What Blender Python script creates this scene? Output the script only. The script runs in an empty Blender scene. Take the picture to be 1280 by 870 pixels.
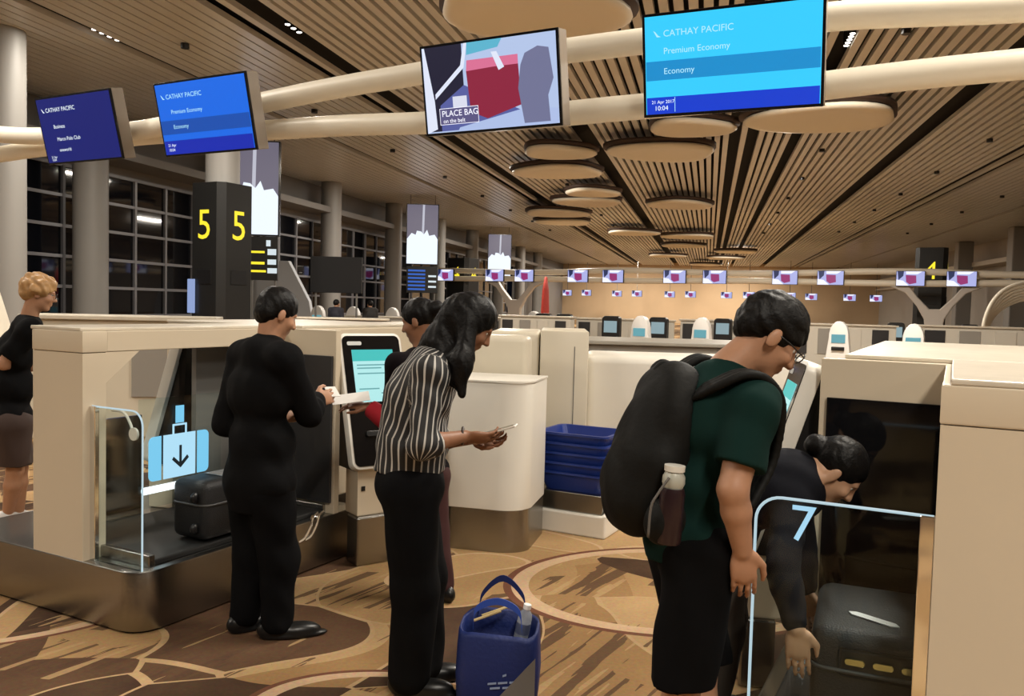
import bpy, bmesh, math, random
import numpy as np
from mathutils import Vector, Matrix

S = bpy.context.scene
COL = S.collection
rnd = random.Random(7)
R = math.radians

# ------------------------------------------------------------------ camera
FPX, EYE, PITCH, ROLL = 1050.0, 1.65, R(2.91), R(1.5)
cd = bpy.data.cameras.new('camera')
cd.sensor_width = 36.0
cd.lens = FPX / 1280 * 36.0
cd.clip_end = 400
cam = bpy.data.objects.new('camera', cd)
COL.objects.link(cam)
CM = Matrix.Rotation(math.pi / 2 - PITCH, 4, 'X') @ Matrix.Rotation(ROLL, 4, 'Z')
cam.matrix_world = Matrix.Translation((0, 0, EYE)) @ CM
S.camera = cam
CR = CM.to_3x3()
CAM = Vector((0, 0, EYE))


def ray(x, y):
    return CR @ Vector(((x - 640) / FPX, -(y - 435) / FPX, -1.0))


def G(x, y, z=0.0):
    """point of height z seen at photo pixel x, y"""
    d = ray(x, y)
    return CAM + d * ((z - EYE) / d.z)


def D(x, y, depth):
    """point at distance 'depth' (metres along +Y) seen at photo pixel x, y"""
    d = ray(x, y)
    return CAM + d * (depth / d.y)


# ------------------------------------------------------------------ hall axes, light, exposure
HA = R(13.1)
AX = Vector((math.sin(HA), math.cos(HA), 0))      # along the hall
LT = Vector((math.cos(HA), -math.sin(HA), 0))     # across the hall, to the right
HROT = -HA


def hall(lat, z, h=0.0):
    return LT * lat + AX * z + Vector((0, 0, h))


CEIL = 7.0
w = bpy.data.worlds.new('night_hall')
S.world = w
w.use_nodes = True
w.node_tree.nodes['Background'].inputs[0].default_value = (0.010, 0.013, 0.025, 1)
w.node_tree.nodes['Background'].inputs[1].default_value = 0.2


def area(name, loc, sx, sy, power, color, rot=(0, 0, 0)):
    l = bpy.data.lights.new(name, 'AREA')
    l.shape = 'RECTANGLE'
    l.size, l.size_y = sx, sy
    l.energy = power
    l.color = color
    o = bpy.data.objects.new(name, l)
    o.location = loc
    o.rotation_euler = rot
    COL.objects.link(o)
    return o


WARM = (1.0, 0.92, 0.80)
# The photograph shows clusters of small recessed downlights in three of the dark ceiling channels
# (lat -12.43, -8.27 and 2.5). The channels run the whole length of the hall, over and behind the camera too.
LAMPS = [(-12.43, 15.37, 4, 0.23), (-8.27, 15.58, 3, 0.24), (2.50, 17.88, 5, 0.19)]
for lat, z, n, st in LAMPS:
    area('downlight_cluster', hall(lat, z, CEIL - 0.012), 0.20, st * n, {4: 220, 3: 700, 5: 1100}[n], WARM, (0, 0, HROT))
# the same channels further down the hall, the lamps hidden above the slats at this grazing angle
for z, pw in ((33, 800), (52, 950), (75, 1100), (97, 1100)):
    for lat, q in ((-12.43, 0.35), (-8.27, 1.15), (2.50, 1.7)):
        area('downlight_channel', hall(lat, z, CEIL - 0.012), 0.20, 3.0, pw * q, WARM, (0, 0, HROT))
# the same channels overhead and behind the camera, plus an unseen right-hand row placed by symmetry
for z in (-3.0, 6.0):
    for lat, pw in ((-12.43, 230), (-8.27, 430), (2.50, 670), (9.70, 370)):
        area('downlight_channel_offscreen', hall(lat, z, CEIL - 0.012), 0.20, 4.0, pw, WARM, (0, 0, HROT))
vs = S.view_settings
vs.view_transform = 'Standard'
vs.look = 'None'
vs.exposure = 0.0
vs.gamma = 1.0
vs.use_curve_mapping = False

# ------------------------------------------------------------------ materials
MATS = {}


def mat(name, color, rough=0.5, metal=0.0, noise=0.0, scale=30.0, bump=0.0, spec=0.5, emis=None, estr=0.0, alpha=1.0, trans=0.0, coat=0.0, ior=1.45):
    if name in MATS:
        return MATS[name]
    m = bpy.data.materials.new(name)
    m.use_nodes = True
    nt = m.node_tree
    b = nt.nodes['Principled BSDF']
    c = (*color, 1.0)
    b.inputs['Base Color'].default_value = c
    b.inputs['Roughness'].default_value = rough
    b.inputs['Metallic'].default_value = metal
    b.inputs['Specular IOR Level'].default_value = spec
    b.inputs['IOR'].default_value = ior
    if coat:
        b.inputs['Coat Weight'].default_value = coat
    if trans:
        b.inputs['Transmission Weight'].default_value = trans
    if alpha < 1:
        b.inputs['Alpha'].default_value = alpha
    if emis:
        b.inputs['Emission Color'].default_value = (*emis, 1.0)
        b.inputs['Emission Strength'].default_value = estr
    if noise or bump:
        tc = nt.nodes.new('ShaderNodeTexCoord')
        n = nt.nodes.new('ShaderNodeTexNoise')
        n.inputs['Scale'].default_value = scale
        n.inputs['Detail'].default_value = 4
        nt.links.new(tc.outputs['Object'], n.inputs['Vector'])
        if noise:
            mx = nt.nodes.new('ShaderNodeMix')
            mx.data_type = 'RGBA'
            mx.inputs['A'].default_value = tuple(max(0, v * (1 - noise)) for v in color) + (1,)
            mx.inputs['B'].default_value = tuple(min(1, v * (1 + noise)) for v in color) + (1,)
            nt.links.new(n.outputs['Fac'], mx.inputs['Factor'])
            nt.links.new(mx.outputs['Result'], b.inputs['Base Color'])
        if bump:
            bp = nt.nodes.new('ShaderNodeBump')
            bp.inputs['Strength'].default_value = bump
            bp.inputs['Distance'].default_value = 0.01
            nt.links.new(n.outputs['Fac'], bp.inputs['Height'])
            nt.links.new(bp.outputs['Normal'], b.inputs['Normal'])
    MATS[name] = m
    return m


def glow(name, color, s):
    return mat(name, (0.01, 0.01, 0.01), 0.4, emis=color, estr=s)


def sheet_glass(name, tint=(0.9, 0.95, 0.95), amount=0.88, rough=0.02):
    """thin clear sheet: mostly transparent, a little mirror"""
    if name in MATS:
        return MATS[name]
    m = bpy.data.materials.new(name)
    m.use_nodes = True
    nt = m.node_tree
    nt.nodes.remove(nt.nodes['Principled BSDF'])
    out = nt.nodes['Material Output']
    t = nt.nodes.new('ShaderNodeBsdfTransparent')
    t.inputs[0].default_value = (*tint, 1)
    g = nt.nodes.new('ShaderNodeBsdfGlossy')
    g.inputs['Roughness'].default_value = rough
    lw = nt.nodes.new('ShaderNodeLayerWeight')
    pw_ = nt.nodes.new('ShaderNodeMath')
    pw_.operation = 'POWER'
    pw_.inputs[1].default_value = 4.0
    nt.links.new(lw.outputs['Facing'], pw_.inputs[0])
    fr = nt.nodes.new('ShaderNodeMath')
    fr.operation = 'MULTIPLY_ADD'
    fr.inputs[1].default_value = 0.6
    fr.inputs[2].default_value = 0.012
    nt.links.new(pw_.outputs[0], fr.inputs[0])
    mx = nt.nodes.new('ShaderNodeMixShader')
    nt.links.new(fr.outputs[0], mx.inputs[0])
    nt.links.new(t.outputs[0], mx.inputs[1])
    nt.links.new(g.outputs[0], mx.inputs[2])
    nt.links.new(mx.outputs[0], out.inputs['Surface'])
    MATS[name] = m
    return m


CREAM = mat('cream_lacquer', (0.62, 0.53, 0.40), 0.38, noise=0.03, scale=3)
CREAM2 = mat('pale_lacquer', (0.68, 0.62, 0.50), 0.35, noise=0.03, scale=3)
STONE = mat('pale_stone_top', (0.62, 0.56, 0.46), 0.3, noise=0.18, scale=9)
WHITE = mat('white_plastic', (0.78, 0.75, 0.68), 0.35, noise=0.02, scale=8)
WPIPE = mat('white_painted_pipe', (0.80, 0.74, 0.62), 0.4, noise=0.02, scale=2)
BLACK = mat('black_plastic', (0.008, 0.008, 0.009), 0.35)
BGLASS = mat('black_glass', (0.006, 0.006, 0.007), 0.06, spec=0.5)
DGREY = mat('dark_grey_panel', (0.035, 0.035, 0.037), 0.28, noise=0.1, scale=5)
MGREY = mat('mid_grey_panel', (0.16, 0.155, 0.145), 0.35, noise=0.08, scale=5)
RUBBER = mat('belt_rubber', (0.012, 0.012, 0.012), 0.6, bump=0.2, scale=200)
CHROME = mat('chrome', (0.8, 0.8, 0.8), 0.08, metal=1.0)
LIGHTEDGE = glow('lit_glass_edge', (0.62, 0.80, 0.88), 0.8)
SHEET = sheet_glass('clear_sheet')


def brushed(name, col, rough):
    m = mat(name, col, rough, metal=1.0)
    nt = m.node_tree
    b = nt.nodes['Principled BSDF']
    tc = nt.nodes.new('ShaderNodeTexCoord')
    mp = nt.nodes.new('ShaderNodeMapping')
    mp.inputs['Scale'].default_value = (3, 3, 260)
    n = nt.nodes.new('ShaderNodeTexNoise')
    n.inputs['Scale'].default_value = 4
    bp = nt.nodes.new('ShaderNodeBump')
    bp.inputs['Strength'].default_value = 0.12
    bp.inputs['Distance'].default_value = 0.004
    nt.links.new(tc.outputs['Object'], mp.inputs['Vector'])
    nt.links.new(mp.outputs['Vector'], n.inputs['Vector'])
    nt.links.new(n.outputs['Fac'], bp.inputs['Height'])
    nt.links.new(bp.outputs['Normal'], b.inputs['Normal'])
    return m


POLISH = mat('polished_steel', (0.50, 0.46, 0.40), 0.13, metal=1.0)
STEEL = brushed('brushed_steel', (0.33, 0.325, 0.31), 0.27)

# ------------------------------------------------------------------ mesh helpers


def link(name, me, parent=None):
    o = bpy.data.objects.new(name, me)
    COL.objects.link(o)
    if parent is not None:
        o.parent = parent
    return o


def obj(name, bm, m, parent=None, smooth=False, loc=None, flat_angle=None):
    bmesh.ops.recalc_face_normals(bm, faces=bm.faces[:])
    me = bpy.data.meshes.new(name)
    bm.to_mesh(me)
    bm.free()
    ms = m if isinstance(m, (list, tuple)) else [m]
    for q in ms:
        me.materials.append(q)
    if smooth:
        me.polygons.foreach_set('use_smooth', [True] * len(me.polygons))
        if flat_angle:
            me.set_sharp_from_angle(angle=R(flat_angle))
    o = link(name, me, parent)
    if loc is not None:
        o.location = loc
    return o


def tag(o, label=None, cat=None, group=None, kind=None):
    if label:
        o['label'] = label
    if cat:
        o['category'] = cat
    if group:
        o['group'] = group
    if kind:
        o['kind'] = kind
    return o


def thing(name, label, cat, loc=(0, 0, 0), rz=0.0, group=None):
    o = bpy.data.objects.new(name, None)
    o.empty_display_size = 0.1
    COL.objects.link(o)
    o.location = loc
    o.rotation_euler = (0, 0, rz)
    return tag(o, label, cat, group)


def copy_tree(o, parent=None):
    c = o.copy()
    COL.objects.link(c)
    c.parent = parent
    for ch in list(o.children):
        copy_tree(ch, c)
    return c


def nb():
    return bmesh.new()


def box(bm, x0, x1, y0, y1, z0, z1, bevel=0.0, seg=2, mi=0, M=None):
    co = [(x, y, z) for z in (z0, z1) for y in (y0, y1) for x in (x0, x1)]
    vs_ = [bm.verts.new(c) for c in co]
    fs = [bm.faces.new([vs_[i] for i in q]) for q in ((0, 2, 3, 1), (4, 5, 7, 6), (0, 1, 5, 4), (2, 6, 7, 3), (0, 4, 6, 2), (1, 3, 7, 5))]
    for f in fs:
        f.material_index = mi
    if M is not None:
        bmesh.ops.transform(bm, matrix=M, verts=vs_)
    if bevel > 0:
        es = list({e for f in fs for e in f.edges})
        bmesh.ops.bevel(bm, geom=es, offset=bevel, segments=seg, affect='EDGES', profile=0.5)
    return bm


def prism(bm, pts, z0, z1, bevel=0.0, mi=0, M=None, seg=2):
    """polygon in xy extruded from z0 to z1"""
    a = [bm.verts.new((p[0], p[1], z0)) for p in pts]
    b = [bm.verts.new((p[0], p[1], z1)) for p in pts]
    n = len(pts)
    fs = [bm.faces.new(list(reversed(a))), bm.faces.new(b)]
    for i in range(n):
        j = (i + 1) % n
        fs.append(bm.faces.new((a[i], a[j], b[j], b[i])))
    for f in fs:
        f.material_index = mi
    if M is not None:
        bmesh.ops.transform(bm, matrix=M, verts=a + b)
    if bevel > 0:
        es = list(set(fs[0].edges) | set(fs[1].edges))
        bmesh.ops.bevel(bm, geom=es, offset=bevel, segments=seg, affect='EDGES', profile=0.5)
    return bm


def rounded(x0, x1, y0, y1, r, n=6, corners=(1, 1, 1, 1)):
    """rounded rectangle; corners order (x0y0, x1y0, x1y1, x0y1)"""
    out = []
    for (cx, cy, a0, k) in ((x0, y0, 180, 0), (x1, y0, 270, 1), (x1, y1, 0, 2), (x0, y1, 90, 3)):
        if corners[k]:
            ox = cx + r if cx == x0 else cx - r
            oy = cy + r if cy == y0 else cy - r
            for i in range(n + 1):
                a = R(a0 + 90 * i / n)
                out.append((ox + r * math.cos(a), oy + r * math.sin(a)))
        else:
            out.append((cx, cy))
    return out


def tube(bm, pts, r, n=10, closed=False, mi=0, cap=True):
    pts = [Vector(p) for p in pts]
    m = len(pts)
    rr = r if isinstance(r, (list, tuple)) else [r] * m
    rings = []
    prev = None
    for i, p in enumerate(pts):
        a = pts[i - 1] if (i > 0 or closed) else p
        b = pts[(i + 1) % m] if (i < m - 1 or closed) else p
        t = (b - a).normalized()
        if prev is None:
            ref = Vector((0, 0, 1)) if abs(t.z) < 0.9 else Vector((1, 0, 0))
            u = t.cross(ref).normalized()
        else:
            u = (prev - t * prev.dot(t)).normalized()
        prev = u
        v = t.cross(u)
        rings.append([bm.verts.new(p + (u * math.cos(2 * math.pi * k / n) + v * math.sin(2 * math.pi * k / n)) * rr[i]) for k in range(n)])
    for i in range(m if closed else m - 1):
        A, B = rings[i], rings[(i + 1) % m]
        for k in range(n):
            f = bm.faces.new((A[k], A[(k + 1) % n], B[(k + 1) % n], B[k]))
            f.material_index = mi
    if cap and not closed:
        bm.faces.new(rings[0]).material_index = mi
        bm.faces.new(list(reversed(rings[-1]))).material_index = mi
    return bm


def lathe(bm, prof, n=24, mi=0, M=None):
    rings = []
    allv = []
    for (r, z) in prof:
        if r < 1e-5:
            v = bm.verts.new((0, 0, z))
            rings.append([v])
            allv.append(v)
        else:
            q = [bm.verts.new((r * math.cos(2 * math.pi * k / n), r * math.sin(2 * math.pi * k / n), z)) for k in range(n)]
            rings.append(q)
            allv += q
    for A, B in zip(rings, rings[1:]):
        for k in range(n):
            j = (k + 1) % n
            if len(A) == 1 and len(B) == 1:
                continue
            if len(A) == 1:
                f = bm.faces.new((A[0], B[j], B[k]))
            elif len(B) == 1:
                f = bm.faces.new((A[k], A[j], B[0]))
            else:
                f = bm.faces.new((A[k], A[j], B[j], B[k]))
            f.material_index = mi
    if len(rings[0]) > 1:
        bm.faces.new(list(reversed(rings[0]))).material_index = mi
    if len(rings[-1]) > 1:
        bm.faces.new(rings[-1]).material_index = mi
    if M is not None:
        bmesh.ops.transform(bm, matrix=M, verts=allv)
    return bm


def catmull(pts, n=8):
    P = [Vector(p) for p in pts]
    P = [P[0] * 2 - P[1]] + P + [P[-1] * 2 - P[-2]]
    out = []
    for i in range(1, len(P) - 2):
        for k in range(n):
            t = k / n
            a, b, c, d = P[i - 1], P[i], P[i + 1], P[i + 2]
            out.append(0.5 * ((2 * b) + (c - a) * t + (2 * a - 5 * b + 4 * c - d) * t * t + (3 * b - a - 3 * c + d) * t ** 3))
    out.append(P[-2])
    return out


def text_mesh(txt, size, align='LEFT', extrude=0.0):
    c = bpy.data.curves.new('lettering', 'FONT')
    c.body = txt
    c.size = size
    c.align_x = align
    c.extrude = extrude
    c.resolution_u = 3
    o = bpy.data.objects.new('lettering', c)
    COL.objects.link(o)
    dg = bpy.context.evaluated_depsgraph_get()
    me = bpy.data.meshes.new_from_object(o.evaluated_get(dg))
    bpy.data.objects.remove(o)
    bpy.data.curves.remove(c)
    return me


def lettering(name, txt, size, m, parent, M, align='LEFT', sx=1.0):
    me = text_mesh(txt, size, align)
    me.transform(M @ Matrix.Scale(sx, 4, (1, 0, 0)))
    me.materials.clear()
    me.materials.append(m)
    me.name = name
    return link(name, me, parent)


def frame(o, x, y, z=None):
    """matrix with the given local axes (3-vectors) and origin"""
    x = Vector(x).normalized()
    y = Vector(y)
    y = (y - x * y.dot(x)).normalized()
    z = x.cross(y)
    M = Matrix((x, y, z)).transposed().to_4x4()
    M.translation = Vector(o)
    return M

# ================================================================== the hall
ROW = R(27.7)
U = Vector((math.cos(ROW), -math.sin(ROW), 0))    # along the display rails, to the right and nearer
V = Vector((math.sin(ROW), math.cos(ROW), 0))     # along the aisle, away
UP = Vector((0, 0, 1))


def on_plane(x, y, p, n):
    d = ray(x, y)
    t = (Vector(p) - CAM).dot(n) / d.dot(n)
    return CAM + d * t


def carpet():
    m = bpy.data.materials.new('patterned_carpet')
    m.use_nodes = True
    nt = m.node_tree
    N, L = nt.nodes, nt.links
    b = N['Principled BSDF']
    b.inputs['Roughness'].default_value = 0.95
    b.inputs['Specular IOR Level'].default_value = 0.1
    geo = N.new('ShaderNodeNewGeometry')

    def vm(op, a, bb=None, s=None):
        n = N.new('ShaderNodeVectorMath')
        n.operation = op
        for i, q in enumerate((a, bb)):
            if q is None:
                continue
            if isinstance(q, tuple):
                n.inputs[i].default_value = q
            else:
                L.new(q, n.inputs[i])
        if s is not None:
            n.inputs['Scale'].default_value = s
        return n

    def mt(op, a, bb=None, c=None, clamp=False):
        n = N.new('ShaderNodeMath')
        n.operation = op
        n.use_clamp = clamp
        for i, q in enumerate((a, bb, c)):
            if q is None:
                continue
            if isinstance(q, (int, float)):
                n.inputs[i].default_value = q
            else:
                L.new(q, n.inputs[i])
        return n.outputs[0]

    def mix(f, a, bb):
        n = N.new('ShaderNodeMix')
        n.data_type = 'RGBA'
        for k, q in (('Factor', f), ('A', a), ('B', bb)):
            if isinstance(q, tuple):
                n.inputs[k].default_value = (*q, 1)
            elif isinstance(q, (int, float)):
                n.inputs[k].default_value = q
            else:
                L.new(q, n.inputs[k])
        return n.outputs['Result']

    def noise(vec, sc, det=2):
        n = N.new('ShaderNodeTexNoise')
        n.inputs['Scale'].default_value = sc
        n.inputs['Detail'].default_value = det
        L.new(vec, n.inputs['Vector'])
        return n

    pos = geo.outputs['Position']
    # gentle bend so that cell borders curve
    bend = noise(pos, 0.8, 0)
    off = vm('SUBTRACT', bend.outputs['Color'], (0.5, 0.5, 0.5))
    off = vm('SCALE', off.outputs[0], s=1.25)
    p2 = vm('ADD', pos, off.outputs[0]).outputs[0]
    flat = vm('MULTIPLY', p2, (1, 1, 0)).outputs[0]

    def voro(sc, feat='F1', shift=(0, 0, 0)):
        n = N.new('ShaderNodeTexVoronoi')
        n.feature = feat
        n.inputs['Scale'].default_value = sc
        L.new(vm('ADD', flat, shift).outputs[0], n.inputs['Vector'])
        return n
    v1 = voro(1.55)
    sep = N.new('ShaderNodeSeparateColor')
    L.new(v1.outputs['Color'], sep.inputs[0])
    e1 = voro(1.55, 'DISTANCE_TO_EDGE')
    cr = N.new('ShaderNodeValToRGB')
    cr.color_ramp.interpolation = 'CONSTANT'
    el = cr.color_ramp.elements
    cols = [(0.0, (0.40, 0.25, 0.115)), (0.24, (0.47, 0.31, 0.155)), (0.40, (0.045, 0.024, 0.017)), (0.66, (0.33, 0.195, 0.085)), (0.82, (0.09, 0.047, 0.028))]
    el[0].position, el[0].color = 0.0, (*cols[0][1], 1)
    el[1].position, el[1].color = cols[1][0], (*cols[1][1], 1)
    for p, c in cols[2:]:
        e = el.new(p)
        e.color = (*c, 1)
    L.new(sep.outputs[0], cr.inputs[0])
    base = cr.outputs['Color']
    # straight streaks running one way inside about half of the shapes
    mp = N.new('ShaderNodeMapping')
    mp.vector_type = 'TEXTURE'
    mp.inputs['Rotation'].default_value = (0, 0, R(58))
    mp.inputs['Scale'].default_value = (1.0, 1 / 13.0, 1.0)
    L.new(pos, mp.inputs['Vector'])
    st = noise(mp.outputs['Vector'], 0.95, 3)
    st2 = noise(pos, 1.7, 1)
    streak = mt('GREATER_THAN', st.outputs['Fac'], 0.56)
    lite = mt('LESS_THAN', st.outputs['Fac'], 0.40)
    has = mt('GREATER_THAN', sep.outputs[1], 0.30)
    patch = mt('GREATER_THAN', st2.outputs['Fac'], 0.46)
    sk = mt('MULTIPLY', mt('MULTIPLY', streak, has), patch)
    lk = mt('MULTIPLY', mt('MULTIPLY', lite, has), patch)
    base = mix(mt('MULTIPLY', sk, 0.85), base, (0.075, 0.04, 0.026))
    base = mix(mt('MULTIPLY', lk, 0.75), base, (0.48, 0.32, 0.16))
    # thin pale outlines of some shapes
    ed = mt('LESS_THAN', e1.outputs['Distance'], 0.022)
    base = mix(mt('MULTIPLY', ed, mt('GREATER_THAN', sep.outputs[2], 0.72)), base, (0.50, 0.34, 0.18))
    # big pebble shapes
    v3 = voro(0.95, 'F1', (3.3, 7.1, 0))
    s3 = N.new('ShaderNodeSeparateColor')
    L.new(v3.outputs['Color'], s3.inputs[0])
    peb = mt('MULTIPLY', mt('LESS_THAN', v3.outputs['Distance'], 0.29), mt('GREATER_THAN', s3.outputs[0], 0.35))
    base = mix(peb, base, (0.47, 0.30, 0.145))
    pbe = mt('MULTIPLY', mt('LESS_THAN', mt('ABSOLUTE', mt('SUBTRACT', v3.outputs['Distance'], 0.29)), 0.012), mt('GREATER_THAN', s3.outputs[0], 0.35))
    base = mix(pbe, base, (0.58, 0.40, 0.23))
    # large rings with a pale and a maroon line
    for (cx, cy, rx, ry, an) in RINGS:
        mpp = N.new('ShaderNodeMapping')
        mpp.vector_type = 'TEXTURE'
        mpp.inputs['Location'].default_value = (cx, cy, 0)
        mpp.inputs['Rotation'].default_value = (0, 0, R(an))
        mpp.inputs['Scale'].default_value = (rx, ry, 1)
        L.new(pos, mpp.inputs['Vector'])
        ln = vm('LENGTH', vm('MULTIPLY', mpp.outputs['Vector'], (1, 1, 0)).outputs[0])
        dst = mt('SUBTRACT', ln.outputs['Value'], 1.0)
        pale = mt('LESS_THAN', mt('ABSOLUTE', dst), 0.055)
        dark = mt('LESS_THAN', mt('ABSOLUTE', mt('SUBTRACT', dst, 0.075)), 0.03)
        base = mix(dark, base, (0.15, 0.055, 0.035))
        base = mix(pale, base, (0.62, 0.43, 0.27))
    # wear and pile
    fine = noise(pos, 55, 4)
    big = noise(pos, 5, 3)
    base = mix(mt('MULTIPLY', big.outputs['Fac'], 0.35), base, (0.20, 0.12, 0.06))
    fmul = N.new('ShaderNodeMix')
    fmul.data_type = 'RGBA'
    fmul.blend_type = 'MULTIPLY'
    fmul.inputs['Factor'].default_value = 0.45
    L.new(base, fmul.inputs['A'])
    L.new(fine.outputs['Color'], fmul.inputs['B'])
    hs = N.new('ShaderNodeHueSaturation')
    hs.inputs['Value'].default_value = 1.25
    L.new(fmul.outputs['Result'], hs.inputs['Color'])
    L.new(hs.outputs[0], b.inputs['Base Color'])
    bp = N.new('ShaderNodeBump')
    bp.inputs['Strength'].default_value = 0.25
    bp.inputs['Distance'].default_value = 0.01
    fn = noise(pos, 420, 2)
    L.new(fn.outputs['Fac'], bp.inputs['Height'])
    L.new(bp.outputs['Normal'], b.inputs['Normal'])
    return m


rl = G(655, 735)
rt = G(823, 685)
rb_ = G(823, 800)
RINGS = [(rl.x + 0.92, (rt.y + rb_.y) / 2 + 0.02, 0.95, 0.72, 10),
         (G(500, 905).x, G(500, 905).y, 0.62, 0.42, -15),
         (G(20, 770).x - 0.2, G(20, 770).y + 0.1, 0.75, 0.5, 20)]
bm = nb()
box(bm, -19, 20, -9, 105, -0.3, 0)
fl = obj('floor', bm, carpet())
fl.rotation_euler = (0, 0, HROT)
tag(fl, kind='structure')

# ------------------------------------------------------------------ ceiling with slats
bm = nb()
box(bm, -18.4, 20, -9, 105, CEIL + 0.35, CEIL + 0.6)
ceil = obj('ceiling', bm, mat('ceiling_void_black', (0.006, 0.005, 0.005), 0.9))
ceil.rotation_euler = (0, 0, HROT)
tag(ceil, kind='structure')
SLAT = mat('grey_metal_slat', (0.66, 0.645, 0.615), 0.42, noise=0.06, scale=1.5)
PLANK = mat('satin_metal_plank', (0.62, 0.61, 0.585), 0.32, noise=0.05, scale=1.5)


def slat_mesh(name, wd, m):
    b_ = nb()
    box(b_, -wd / 2, wd / 2, -8.8, 104.5, CEIL, CEIL + 0.12)
    me = bpy.data.meshes.new(name)
    bmesh.ops.recalc_face_normals(b_, faces=b_.faces[:])
    b_.to_mesh(me)
    b_.free()
    me.materials.append(m)
    return me


sm_ = slat_mesh('slat', 0.165, SLAT)
pm_ = slat_mesh('plank', 0.236, PLANK)
GAPS = [(-12.43, 0.20), (-9.0, 0.16), (-8.55, 0.16), (-8.24, 0.16), (-3.9, 0.28), (2.5, 0.14), (0.55, 0.20), (1.1, 0.14), (5.85, 0.26), (9.45, 0.16), (9.95, 0.16), (14.4, 0.10)]
lat = -17.9
while lat < 19.6:
    plank = lat < -9.0 or lat > 10.0
    step = 0.285 if plank else 0.26
    if not any(abs(lat - g) < gw for g, gw in GAPS):
        o = link('slat', pm_ if plank else sm_, ceil)
        o.location = (lat, 0, 0)
    lat += step

# small dark sprinkler / lamp boxes on the slats
fx = nb()
lathe(fx, [(0.0, -0.10), (0.09, -0.10), (0.09, 0.0), (0.0, 0.0)], 10)
fx_o = None
for la in (-11.0, -6.2, 3.4, 8.0, 12.3):
    for k in range(9):
        z = 10 + 6.0 * k + (la % 1) * 3
        if fx_o is None:
            fx_o = obj('ceiling_spot', fx, BLACK)
            o = fx_o
        else:
            o = link('ceiling_spot', fx_o.data)
        o.location = hall(la, z, CEIL)
        tag(o, 'small round black spotlight fitted under the ceiling slats', 'ceiling spotlight', 'spotlights on the slatted ceiling')

# the small recessed downlights that the photograph shows in three channels
DLENS = glow('downlight_lens', (1.0, 0.93, 0.82), 6.0)
dl_me = None
for lat_, z_, n_, st_ in LAMPS:
    wh_ = {4: 'in the narrow dark channel near the windows', 3: 'in the group of three dark channels above the mid-blue display', 5: 'in the dark channel beside the bright cyan display'}[n_]
    for k_ in range(n_):
        t = thing('recessed_downlight', 'small round lit downlight ' + wh_, 'downlight', hall(lat_, z_ + (k_ - (n_ - 1) / 2) * st_, CEIL + 0.05), 0, 'lit downlights in the ceiling channels')
        if dl_me is None:
            q = nb()
            lathe(q, [(0.050, 0.0), (0.065, 0.0), (0.065, 0.30), (0.050, 0.30)], 14)
            dl_me = [obj('can', q, BLACK, t).data]
            q = nb()
            lathe(q, [(0.0, -0.010), (0.05, -0.008), (0.05, 0.002), (0.0, 0.002)], 14)
            dl_me.append(obj('lens', q, DLENS, t).data)
        else:
            link('can', dl_me[0], t)
            link('lens', dl_me[1], t)

# hanging petal panels
PETAL = mat('white_petal', (0.80, 0.73, 0.60), 0.5, noise=0.03, scale=1)
PGAP = mat('brown_petal_gap', (0.05, 0.028, 0.02), 0.6)


def petal_mesh(name, prof, m, grow=1.0, n=40):
    b_ = nb()
    rings = []
    for (r, z) in prof:
        q = []
        for k in range(n):
            a = 2 * math.pi * k / n
            e = 1.0 + 0.16 * math.cos(a) + 0.07 * math.cos(3 * a + 0.6)
            q.append(b_.verts.new((r * grow * e * math.cos(a), 0.86 * r * grow * e * math.sin(a), z)))
        rings.append(q)
    for A, B in zip(rings, rings[1:]):
        for k in range(n):
            b_.faces.new((A[k], A[(k + 1) % n], B[(k + 1) % n], B[k]))
    b_.faces.new(list(reversed(rings[0])))
    b_.faces.new(rings[-1])
    bmesh.ops.recalc_face_normals(b_, faces=b_.faces[:])
    me = bpy.data.meshes.new(name)
    b_.to_mesh(me)
    b_.free()
    me.materials.append(m)
    me.polygons.foreach_set('use_smooth', [True] * len(me.polygons))
    return me


pet_me = petal_mesh('petal_panel', [(0.05, -0.03), (0.45, -0.05), (0.66, -0.10), (0.80, -0.14), (0.93, -0.13), (1.0, -0.07), (0.99, 0.0), (0.9, 0.03), (0.1, 0.03)], PETAL)
gap_me = petal_mesh('rim', [(0.2, 0.04), (1.0, 0.04), (1.0, 0.16), (0.2, 0.16)], PGAP, 1.05)  # dark disc standing in for the shadow gap and slat opening above the petal
PETS = [(648, 8, 20, 1.60, 'behind the bag-instruction display'), (1042, 146, 165, 1.80, 'beside the bright blue display'), (856, 157, 10, 1.15, 'under the bright blue display'), (838, 189, 190, 1.65, None),
        (692, 188, 15, 1.15, None), (705, 213, 160, 1.62, None), (736, 239, 30, 1.2, None), (741, 252, 200, 1.6, None), (690, 265, 20, 1.7, None), (710, 277, 190, 1.6, None),
        (846, 254, 40, 1.6, None), (786, 290, 10, 1.7, None), (866, 295, 180, 1.75, None), (850, 306, 20, 1.7, None), (830, 319, 10, 1.7, None), (925, 314, 180, 1.7, None), (902, 322, 0, 1.7, None), (880, 330, 30, 1.7, None)]
for (x, y, an, s, wh) in PETS:
    p = G(x, y, CEIL - 0.42)
    t = thing('petal_ceiling_panel', 'rounded white petal panel hanging ' + (wh or 'further along under the slatted ceiling'), 'ceiling panel', p, R(an), 'petal panels under the ceiling')
    t.scale = (s, s, 1)
    link('panel', pet_me, t)
    link('rim', gap_me, t)

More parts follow.
